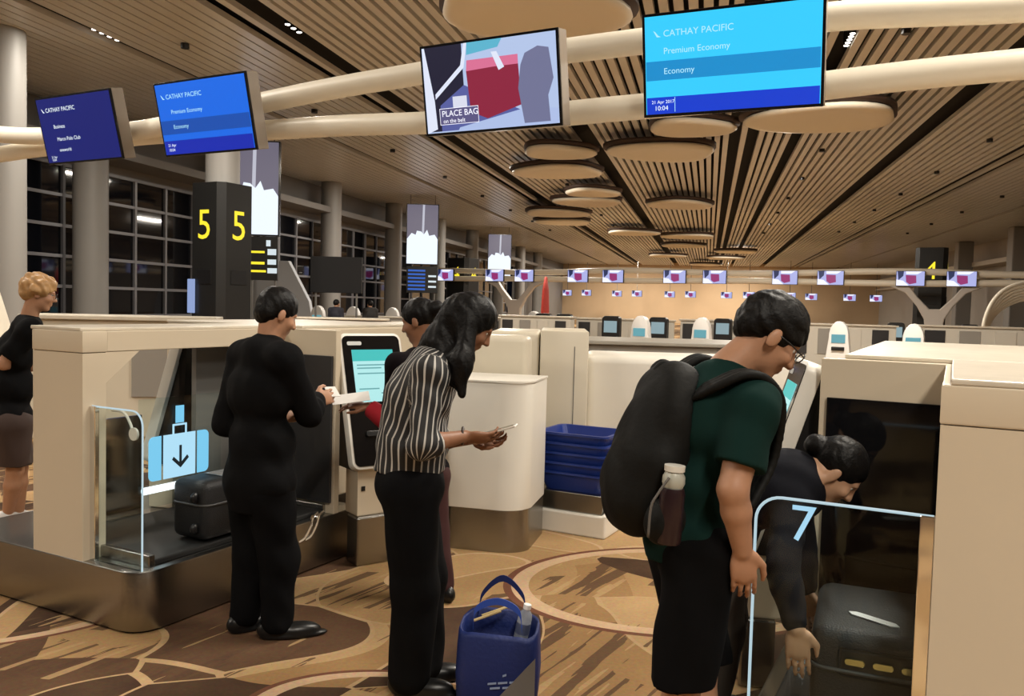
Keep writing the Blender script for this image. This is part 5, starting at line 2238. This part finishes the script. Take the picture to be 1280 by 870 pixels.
# ------------------------------------------------------------------ woman at the kiosk, behind the striped shirt
def woman_red():
    Y = 4.62
    fc = nrm((-0.62, 0.62, 0))
    rt = Vector((fc.y, -fc.x, 0))
    J = dict(pel=D(526, 590, Y), waist=D(524, 545, Y), chest=D(523, 490, Y), neck=D(528, 442, Y))
    J['shL'] = J['neck'] - UP * 0.06 - rt * 0.16
    J['shR'] = J['neck'] - UP * 0.06 + rt * 0.16
    J['hipL'] = J['pel'] - rt * 0.08 - UP * 0.04
    J['hipR'] = J['pel'] + rt * 0.08 - UP * 0.04
    anL, anR = G(530, 745) + UP * 0.085, G(553, 750) + UP * 0.085
    knL = lerp_(J['hipL'], anL, 0.52) + fc * 0.03
    knR = lerp_(J['hipR'], anR, 0.52) + fc * 0.03
    elL = D(490, 530, Y - 0.12)
    wrL = D(460, 508, Y - 0.06)
    elR = D(540, 525, Y + 0.14)
    wrR = elR + fc * 0.2 + UP * 0.05
    hc = D(523, 401, Y)
    ax = head_axes(nrm((-0.83, 0.25, -0.28)))
    r, f, u = ax
    root = thing('person', 'person with a dark hair bun and a red sleeve using the kiosk', 'person', ((anL.x + anR.x) / 2, (anL.y + anR.y) / 2, 0))
    B = Body(0.0075)
    add_head(B, hc, ax, J['neck'] - UP * 0.02, 0.95)
    add_torso(B, J, -0.014)
    add_arm(B, J['shL'], elL, wrL, fat=0.92)
    add_arm(B, J['shR'], elR, wrR, fat=0.92)
    add_hand(B, wrL, nrm((-0.95, 0.1, 0.05)), nrm((0.1, 0.3, -0.8)), 1, 0.4, 0.95)
    add_hand(B, wrR, fc, -rt, 1, 0.5, 0.95)
    for hp, kn, an in ((J['hipL'], knL, anL), (J['hipR'], knR, anR)):
        add_leg(B, hp, kn, an, -0.006)
    body = B.mesh('body')
    B = Body(0.008)
    add_torso(B, J, 0.012)
    add_arm(B, J['shL'], elL, elL, 0.02, fore=False)
    add_arm(B, J['shR'], elR, lerp_(elR, wrR, 0.86), 0.02)
    slv = Body(0.006)
    slv.cap(elL, lerp_(elL, wrL, 0.9), 0.063, 0.048, 0.02, cut=[(lerp_(elL, wrL, 0.9), wrL - elL)])
    top = B.mesh('blouse', folds(0.0025, 34, 30, 30))
    B = Body(0.008)
    for hp, kn, an in ((J['hipL'], knL, anL), (J['hipR'], knR, anR)):
        B.cap(hp, kn, 0.10, 0.076, 0.04)
        B.cap(kn, an, 0.076, 0.066, 0.04, cut=[(an - UP * 0.05, (0, 0, -1))])
    B.ell(J['pel'] - UP * 0.02, (rt, fc, UP), (0.165, 0.125, 0.12), 0.05)
    tr = B.mesh('trousers', folds(0.003, 22, 26, 18))
    H = Body(0.006)
    H.ell(hc + (u * 0.034 - f * 0.016), ax, (0.080, 0.100, 0.092), 0.02)
    H.carve(hc + f * 0.098 - u * 0.04, ax, (0.09, 0.075, 0.085), 0.012)
    H.ell(hc - f * 0.12 + u * 0.035, ax, (0.045, 0.045, 0.045), 0.02)
    hr = H.mesh('hair', folds(0.0015, 120, 120, 50))
    sL, sR = Body(0.007), Body(0.007)
    add_shoe(sL, anL, fc, 0.24, 0.04)
    add_shoe(sR, anR, fc, 0.24, 0.04)
    finish(root, [('body', body, SBROWN, None), ('blouse', top, mat('dark_blouse_cloth', (0.006, 0.004, 0.005), 0.9, noise=0.15, spec=0.1), None), ('sleeve', slv.mesh('sleeve'), mat('red_sleeve_cloth', (0.40, 0.012, 0.025), 0.8, noise=0.15), 'bright red sleeve end'), ('trousers', tr, mat('maroon_trouser_cloth', (0.035, 0.006, 0.006), 0.8), None), ('hair', hr, HAIRB, None), ('shoe', sL.mesh('shoe'), SHOE, None), ('shoe', sR.mesh('shoe'), SHOE, None)])
    eyes(root, hc, ax, 0.95)
    b_ = nb()
    box(b_, -0.10, 0.10, -0.06, 0.06, 0, 0.002)
    o = obj('travel_document', b_, mat('paper_white', (0.8, 0.78, 0.75), 0.7))
    o.matrix_world = Matrix.Translation(wrL + Vector((-0.09, -0.02, 0.045))) @ Matrix.Rotation(R(12), 4, 'Z') @ Matrix.Rotation(R(-8), 4, 'Y') @ Matrix.Rotation(R(18), 4, 'X')
    tag(o, 'white travel document held up to the kiosk by the red-sleeved person', 'document')


# ------------------------------------------------------------------ man with the backpack
def man_backpack():
    Y = 2.66
    fc = nrm((0.97, 0.24, 0))
    rt = Vector((fc.y, -fc.x, 0))
    J = dict(pel=D(864, 662, Y), waist=D(862, 596, Y), chest=D(878, 520, Y), neck=D(914, 450, Y))
    J['shR'] = D(906, 500, Y) + rt * 0.175
    J['shL'] = D(906, 500, Y) - rt * 0.175 + fc * 0.03
    J['hipL'] = J['pel'] - rt * 0.085 - UP * 0.04
    J['hipR'] = J['pel'] + rt * 0.085 - UP * 0.04
    anR = Vector((J['pel'].x - 0.06, Y - 0.08, 0.085))
    anL = Vector((J['pel'].x + 0.06, Y + 0.11, 0.085))
    knR = Vector((J['pel'].x - 0.03, Y - 0.09, 0.50))
    knL = Vector((J['pel'].x + 0.07, Y + 0.095, 0.50))
    elR = D(916, 612, Y - 0.24)
    wrR = D(928, 688, Y - 0.20)
    elL = D(898, 605, Y + 0.22)
    wrL = D(924, 662, Y + 0.14)
    hc = D(962, 420, Y)
    ax = head_axes(nrm((0.78, 0.03, -0.62)))
    r, f, u = ax
    root = thing('person', 'person in a dark green T-shirt and shorts wearing a black backpack', 'person', ((anL.x + anR.x) / 2, (anL.y + anR.y) / 2, 0))
    B = Body(0.0065)
    add_head(B, hc, ax, J['neck'] - UP * 0.02, 1.06)
    add_torso(B, J, -0.012)
    add_arm(B, J['shL'], elL, wrL, fat=1.08)
    add_arm(B, J['shR'], elR, wrR, fat=1.08)
    add_hand(B, wrR, nrm((0.12, 0.1, -1.0)), nrm((0.1, 0.9, 0.0)), 1, 0.45)
    add_hand(B, wrL, nrm((0.15, -0.4, -0.8)), nrm((-0.8, 0.0, 0)), 1, 0.5)
    for hp, kn, an in ((J['hipL'], knL, anL), (J['hipR'], knR, anR)):
        add_leg(B, hp, kn, an, 0.002, fat=1.05)
    body = B.mesh('body')
    B = Body(0.0075)
    r2, f2, u2 = add_torso(B, J, 0.014, 0.0, 1.04)
    B.cap(J['waist'], J['pel'] - UP * 0.06, 0.12, 0.14, 0.05, cut=[(J['pel'] - UP * 0.09, (0, 0, -1))])
    for sh, el in ((J['shL'], elL), (J['shR'], elR)):
        e2 = lerp_(sh, el, 0.72)
        B.cap(sh, e2, 0.078, 0.076, 0.04, cut=[(e2, e2 - sh)])
    B.cap(J['neck'] - UP * 0.06 - fc * 0.02, J['neck'] - UP * 0.035, 0.08, 0.066, 0.04)
    SH = B
    shirt = B.mesh('t_shirt', folds(0.003, 30, 28, 34))
    B = Body(0.008)
    for hp, kn in ((J['hipL'], knL), (J['hipR'], knR)):
        k2 = kn - UP * 0.01
        B.cap(hp, k2, 0.112, 0.102, 0.03, cut=[(k2, (0, 0, -1))])
    B.ell(J['pel'] - UP * 0.03, (rt, fc, UP), (0.168, 0.122, 0.12), 0.05)
    SO = B
    shorts = B.mesh('shorts', folds(0.004, 24, 20, 22))
    H = Body(0.006)
    s = 1.06
    H.ell(hc + (u * 0.040 - f * 0.014) * s, ax, (0.084 * s, 0.108 * s, 0.094 * s), 0.02)
    H.ell(hc + (u * 0.005 - f * 0.07) * s, ax, (0.068 * s, 0.045 * s, 0.07 * s), 0.03)
    H.carve(hc + (f * 0.098 - u * 0.050) * s, ax, (0.1, 0.082, 0.09), 0.012)
    for sx in (-1, 1):
        H.carve(hc + (r * sx * 0.085 - u * 0.03 - f * 0.002) * s, ax, (0.02, 0.03, 0.045), 0.01)
    hr = H.mesh('hair', folds(0.0025, 110, 100, 70))
    sL, sR = Body(0.007), Body(0.007)
    add_shoe(sL, anL, (0.70, 0.71), 0.27)
    add_shoe(sR, anR, (0.80, 0.60), 0.27)
    finish(root, [('body', body, STAN, None), ('t_shirt', shirt, mat('dark_green_cotton', (0.004, 0.020, 0.017), 0.9, noise=0.25, scale=8, bump=0.2, spec=0.15), None), ('shorts', shorts, BLKTROU, None), ('hair', hr, HAIRB, None), ('shoe', sL.mesh('shoe'), SHOE, None), ('shoe', sR.mesh('shoe'), SHOE, None)])
    eyes(root, hc, ax, 1.06)
    glasses(root, hc, ax, 1.06)

    # backpack
    PK = mat('backpack_nylon', (0.006, 0.006, 0.0055), 0.65, noise=0.25, scale=20, bump=0.4, spec=0.2)
    back = -f2
    ctr = D(812, 558, Y)
    t = thing('backpack', 'black backpack worn by the person in the green T-shirt', 'backpack', D(815, 660, Y))
    B = Body(0.008)
    axb = (r2, f2, u2)
    B.ell(D(820, 560, Y), axb, (0.16, 0.125, 0.235), 0.04)
    B.ell(D(806, 590, Y), axb, (0.155, 0.115, 0.19), 0.06)
    B.ell(D(800, 612, Y), axb, (0.13, 0.10, 0.13), 0.06)
    B.ell(D(838, 500, Y), axb, (0.13, 0.10, 0.13), 0.06)
    B.cut_by(SH).cut_by(SO)
    pack = B.mesh('sack', folds(0.004, 24, 28, 26))
    B = Body(0.007)
    # straps over the shoulders, following the shirt
    for sh, sg in ((J['shR'], 1), (J['shL'], -1)):
        o = r2 * sg * 0.10
        pts = catmull([D(846, 482, Y) + o * 0.85, D(866, 462, Y) + o * 0.9, D(892, 452, Y) + o * 1.0, D(925, 466, Y) + o * 1.1, D(944, 500, Y) + o * 1.05, D(938, 560, Y) + o, D(905, 610, Y) + o * 1.2, D(860, 628, Y) + o * 1.3], 5)
        if sg > 0:
            pts = catmull([D(846, 492, Y) + rt * 0.10, D(866, 474, Y) + rt * 0.16, D(893, 462, Y) + rt * 0.17, D(918, 466, Y) + rt * 0.165, D(938, 488, Y) + rt * 0.15, D(946, 520, Y) + rt * 0.12, D(940, 570, Y) + rt * 0.10, D(905, 615, Y) + rt * 0.15], 5)
        for a, b2 in zip(pts, pts[1:]):
            for q in (-0.026, 0.0, 0.026):
                B.cap(a + r2 * q, b2 + r2 * q, 0.012, 0.012, 0.008)
    B.cut_by(SH).cut_by(SO)
    straps = B.mesh('straps')
    B = Body(0.006)
    lp = catmull([D(838, 490, Y), D(822, 474, Y), D(820, 462, Y), D(832, 455, Y), D(846, 470, Y), D(850, 486, Y)], 5)
    for a, b2 in zip(lp, lp[1:]):
        B.cap(a - r2 * 0.014, b2 - r2 * 0.014, 0.011, 0.011, 0.01)
        B.cap(a + r2 * 0.014, b2 + r2 * 0.014, 0.011, 0.011, 0.01)
    B.cut_by(SH)
    loop = B.mesh('grab_loop')
    B = Body(0.007)
    B.ell(D(800, 632, Y) + rt * 0.19, axb, (0.055, 0.062, 0.075), 0.02)
    B.cut_by(SH).cut_by(SO)
    pocket = B.mesh('side_pocket')
    finish(t, [('sack', pack, PK, None), ('strap_pair', straps, PK, None), ('grab_loop', loop, PK, None), ('side_pocket', pocket, PK, None)])
    b0 = D(800, 655, Y) + rt * 0.215
    bt = bottle('dark maroon flask with a pale lid in the backpack side pocket', Matrix.Translation(b0) @ Matrix.Rotation(R(3), 4, 'Y'),
                [('body', [(0, 0), (0.034, 0), (0.037, 0.01), (0.037, 0.15), (0.033, 0.165), (0.0, 0.165)], mat('flask_maroon', (0.022, 0.010, 0.012), 0.3)),
                 ('neck', [(0, 0.165), (0.028, 0.165), (0.034, 0.18), (0.033, 0.20), (0.024, 0.215), (0, 0.215)], mat('flask_pale', (0.42, 0.42, 0.36), 0.35)),
                 ('lid', [(0, 0.215), (0.030, 0.215), (0.031, 0.232), (0, 0.234)], mat('flask_lid', (0.72, 0.70, 0.64), 0.35))], name='drinking_flask')
    b_ = nb()
    tube(b_, catmull([(-0.02, -0.03, 0.20), (-0.05, -0.035, 0.15), (-0.066, -0.035, 0.11), (-0.066, -0.03, 0.02)], 5), 0.004, 6)
    obj('carry_cord', b_, mat('cord_grey', (0.12, 0.11, 0.10), 0.6), bt, True)


# ------------------------------------------------------------------ staff member bending over the suitcase
def woman_staff():
    Y = 3.08
    fc = nrm((0.93, -0.36, 0))
    rt = Vector((fc.y, -fc.x, 0))
    J = dict(pel=D(905, 655, Y + 0.06), waist=D(938, 622, Y + 0.03), chest=D(975, 606, Y), neck=D(1012, 598, Y - 0.03))
    J['shR'] = D(990, 622, Y) + rt * 0.15
    J['shL'] = D(990, 615, Y) - rt * 0.15
    J['hipL'] = J['pel'] - rt * 0.08 - UP * 0.05
    J['hipR'] = J['pel'] + rt * 0.08 - UP * 0.05
    anR = Vector((J['pel'].x - 0.03, J['pel'].y - 0.01, 0.085))
    anL = Vector((J['pel'].x + 0.03, J['pel'].y + 0.16, 0.085))
    knR = lerp_(J['hipR'], anR, 0.5) + fc * 0.03
    knL = lerp_(J['hipL'], anL, 0.5) + fc * 0.03
    elR = D(977, 712, Y - 0.36)
    wrR = D(996, 786, Y - 0.48)
    elL = D(1000, 690, Y + 0.14)
    wrL = D(1006, 738, Y + 0.10)
    hc = D(1046, 590, Y - 0.05)
    ax = head_axes(nrm((0.60, -0.22, -0.77)), nrm((0.75, -0.2, 0.62)))
    r, f, u = ax
    root = thing('person', 'person in a dark blazer bending down to touch the clasped black suitcase', 'person', ((anL.x + anR.x) / 2, (anL.y + anR.y) / 2, 0))
    B = Body(0.0065)
    add_head(B, hc, ax, J['neck'], 0.95)
    add_torso(B, J, -0.014)
    add_arm(B, J['shL'], elL, wrL, fat=0.9)
    add_arm(B, J['shR'], elR, wrR, fat=0.9)
    add_hand(B, wrR, nrm((0.10, 0.05, -1.0)), nrm((0.30, 0.85, -0.1)), 1, 0.28, 0.98, 0.14)
    add_hand(B, wrL, nrm((0.2, -0.2, -0.9)), nrm((-0.6, -0.4, 0.0)), -1, 0.3, 0.95)
    for hp, kn, an in ((J['hipL'], knL, anL), (J['hipR'], knR, anR)):
        add_leg(B, hp, kn, an, -0.006)
    body = B.mesh('body')
    B = Body(0.0075)
    add_torso(B, J, 0.018, 0, 0.98)
    add_arm(B, J['shL'], elL, lerp_(elL, wrL, 0.84), 0.02)
    add_arm(B, J['shR'], elR, lerp_(elR, wrR, 0.84), 0.013)
    jk = B.mesh('blazer', folds(0.0025, 30, 30, 34))
    B = Body(0.008)
    for hp, kn, an in ((J['hipL'], knL, anL), (J['hipR'], knR, anR)):
        B.cap(hp, kn, 0.10, 0.072, 0.04)
        B.cap(kn, an, 0.072, 0.06, 0.04, cut=[(an - UP * 0.05, (0, 0, -1))])
    B.ell(J['pel'] - UP * 0.02, (rt, fc, UP), (0.16, 0.12, 0.11), 0.05)
    tr = B.mesh('trousers', folds(0.003, 22, 26, 18))
    H = Body(0.006)
    H.ell(hc + (u * 0.034 - f * 0.020), ax, (0.080, 0.100, 0.094), 0.02)
    H.carve(hc + f * 0.096 - u * 0.045, ax, (0.09, 0.078, 0.085), 0.012)
    H.ell(hc - f * 0.12 + u * 0.0, ax, (0.042, 0.04, 0.042), 0.02)
    hr = H.mesh('hair', folds(0.0012, 120, 120, 50))
    sL, sR = Body(0.007), Body(0.007)
    add_shoe(sL, anL, (0.70, 0.71), 0.24, 0.04)
    add_shoe(sR, anR, (0.70, 0.71), 0.24, 0.04)
    finish(root, [('body', body, SLIGHT, None), ('blazer', jk, mat('navy_blazer_cloth', (0.006, 0.0065, 0.010), 0.9, noise=0.2, scale=20, bump=0.2, spec=0.15), None), ('trousers', tr, mat('taupe_trouser_cloth', (0.045, 0.035, 0.028), 0.8), None), ('hair', hr, HAIRB, None), ('shoe', sL.mesh('shoe'), SHOE, None), ('shoe', sR.mesh('shoe'), SHOE, None)])
    eyes(root, hc, ax, 0.95)


# ------------------------------------------------------------------ blonde woman in the next lane
def woman_blonde():
    Y = 5.85
    fc = nrm((0.80, 0.60, 0))
    rt = Vector((fc.y, -fc.x, 0))
    J = dict(pel=D(14, 520, Y), waist=D(15, 480, Y), chest=D(20, 440, Y), neck=D(34, 399, Y))
    J['shL'] = J['neck'] - UP * 0.07 - rt * 0.17
    J['shR'] = J['neck'] - UP * 0.07 + rt * 0.17
    J['hipL'] = J['pel'] - rt * 0.085 - UP * 0.04
    J['hipR'] = J['pel'] + rt * 0.085 - UP * 0.04
    anL, anR = Vector((J['pel'].x - 0.02, Y + 0.12, 0.085)), G(10, 655) + UP * 0.085
    knL = lerp_(J['hipL'], anL, 0.52) + fc * 0.03
    knR = lerp_(J['hipR'], anR, 0.52) + fc * 0.03
    elR = D(4, 455, Y - 0.16)
    wrR = D(44, 452, Y + 0.06)
    elL = J['shL'] - UP * 0.27 + fc * 0.02
    wrL = elL + fc * 0.22
    hc = D(50, 366, Y)
    ax = head_axes(nrm((0.85, 0.42, -0.25)))
    r, f, u = ax
    root = thing('person', 'person with short curly blonde hair in a black top beyond the blue-icon machine', 'person', ((anL.x + anR.x) / 2, (anL.y + anR.y) / 2, 0))
    B = Body(0.0075)
    add_head(B, hc, ax, J['neck'] - UP * 0.03, 1.0)
    add_torso(B, J, -0.012)
    add_arm(B, J['shL'], elL, wrL)
    add_arm(B, J['shR'], elR, wrR)
    add_hand(B, wrR, fc, -rt, -1, 0.4)
    add_hand(B, wrL, fc, rt, 1, 0.4)
    for hp, kn, an in ((J['hipL'], knL, anL), (J['hipR'], knR, anR)):
        add_leg(B, hp, kn, an)
    body = B.mesh('body')
    B = Body(0.008)
    add_torso(B, J, 0.02, 0.02, 1.05)
    for sh, el in ((J['shL'], elL), (J['shR'], elR)):
        e2 = lerp_(sh, el, 0.8)
        B.cap(sh, e2, 0.074, 0.07, 0.04, cut=[(e2, e2 - sh)])
    top = B.mesh('top', folds(0.0025, 30, 30, 30))
    B = Body(0.008)
    for hp, kn in ((J['hipL'], knL), (J['hipR'], knR)):
        B.cap(hp, kn, 0.115, 0.10, 0.05, cut=[(lerp_(hp, kn, 0.9), (0, 0, -1))])
    B.ell(J['pel'] - UP * 0.03, (rt, fc, UP), (0.18, 0.14, 0.12), 0.05)
    sh_ = B.mesh('shorts', folds(0.003, 22, 26, 18))
    H = Body(0.006)
    H.ell(hc + (u * 0.035 - f * 0.02), ax, (0.092, 0.112, 0.098), 0.02)
    for k in range(26):
        a, e = rnd.uniform(0, 6.28), rnd.uniform(-0.3, 1.2)
        d = r * math.cos(a) * math.cos(e) + f * math.sin(a) * math.cos(e) + u * math.sin(e)
        if d.dot(f) > 0.55 and d.dot(u) < 0.5:
            continue
        H.ell(hc + u * 0.03 - f * 0.02 + d * 0.088, ax, (0.032, 0.036, 0.03), 0.015)
    H.ell(hc - f * 0.075 - u * 0.02, ax, (0.07, 0.045, 0.055), 0.03)
    H.carve(hc + f * 0.105 - u * 0.045, ax, (0.1, 0.075, 0.085), 0.012)
    hr = H.mesh('hair', folds(0.003, 90, 100, 70))
    sL, sR = Body(0.007), Body(0.007)
    add_shoe(sL, anL, fc, 0.25)
    add_shoe(sR, anR, fc, 0.25)
    WS = mat('white_shoe', (0.6, 0.58, 0.56), 0.5)
    finish(root, [('body', body, STAN, None), ('top', top, BLKCLOTH, None), ('shorts', sh_, mat('brown_short_cloth', (0.05, 0.03, 0.025), 0.8), None), ('hair', hr, mat('blonde_hair', (0.42, 0.24, 0.10), 0.5, noise=0.45, scale=30, bump=0.4), None), ('shoe', sL.mesh('shoe'), WS, None), ('shoe', sR.mesh('shoe'), WS, None)])
    eyes(root, hc, ax)
    glasses(root, hc, ax)
    # shoulder bag strap side
    return root


man_black()
woman_striped()
woman_red()
man_backpack()
woman_staff()
woman_blonde()


# ------------------------------------------------------------------ small far figures
def far_person(label, p, yaw, col, h=1.68):
    B = Body(0.014)
    s = h / 1.7
    fc = Vector((math.cos(yaw), math.sin(yaw), 0))
    rt = Vector((fc.y, -fc.x, 0))
    root = thing('person', label, 'person', (p.x, p.y, 0))
    o = Vector((p.x, p.y, 0))
    J = dict(pel=o + UP * 0.95 * s, waist=o + UP * 1.12 * s, chest=o + UP * 1.28 * s, neck=o + UP * 1.46 * s)
    J['shL'] = J['neck'] - rt * 0.17 - UP * 0.06
    J['shR'] = J['neck'] + rt * 0.17 - UP * 0.06
    J['hipL'], J['hipR'] = J['pel'] - rt * 0.085, J['pel'] + rt * 0.085
    hc = o + UP * 1.58 * s + fc * 0.03
    ax = head_axes(fc)
    add_head(B, hc, ax, J['neck'])
    add_torso(B, J, -0.01)
    C = Body(0.014)
    add_torso(C, J, 0.02)
    Tm = Body(0.014)
    for sg, sh, hp in ((-1, J['shL'], J['hipL']), (1, J['shR'], J['hipR'])):
        el = sh - UP * 0.27 + rt * sg * 0.04
        wr = el - UP * 0.10 + fc * 0.2
        add_arm(B, sh, el, wr)
        add_hand(B, wr, fc, -rt * sg, sg, 0.4)
        C.cap(sh, el, 0.07, 0.06)
        C.cap(el, lerp_(el, wr, 0.8), 0.06, 0.05)
        kn = hp - UP * 0.44
        an = hp - UP * (hp.z - 0.085) + fc * 0.02 * sg
        add_leg(B, hp, kn, an)
        Tm.cap(hp, kn, 0.10, 0.08)
        Tm.cap(kn, an, 0.08, 0.065)
        add_shoe(Tm, an, fc)
    H = Body(0.012)
    H.ell(hc + ax[2] * 0.035 - ax[1] * 0.016, ax, (0.084, 0.105, 0.095), 0.02)
    H.carve(hc + ax[1] * 0.098 - ax[2] * 0.045, ax, (0.09, 0.078, 0.085), 0.012)
    finish(root, [('body', B.mesh('body'), STAN, None), ('jacket', C.mesh('jacket'), mat('far_cloth_%d' % int(col[2] * 999), col, 0.8), None), ('trousers', Tm.mesh('trousers'), BLKTROU, None), ('hair', H.mesh('hair'), HAIRB, None)])


far_person('small distant person in dark clothes beside the hanging dark board', D(420, 385, 23.5), 1.2, (0.02, 0.02, 0.03))
far_person('small distant person in dark grey standing nearer the tall screens', D(463, 385, 25), 2.2, (0.03, 0.028, 0.028))
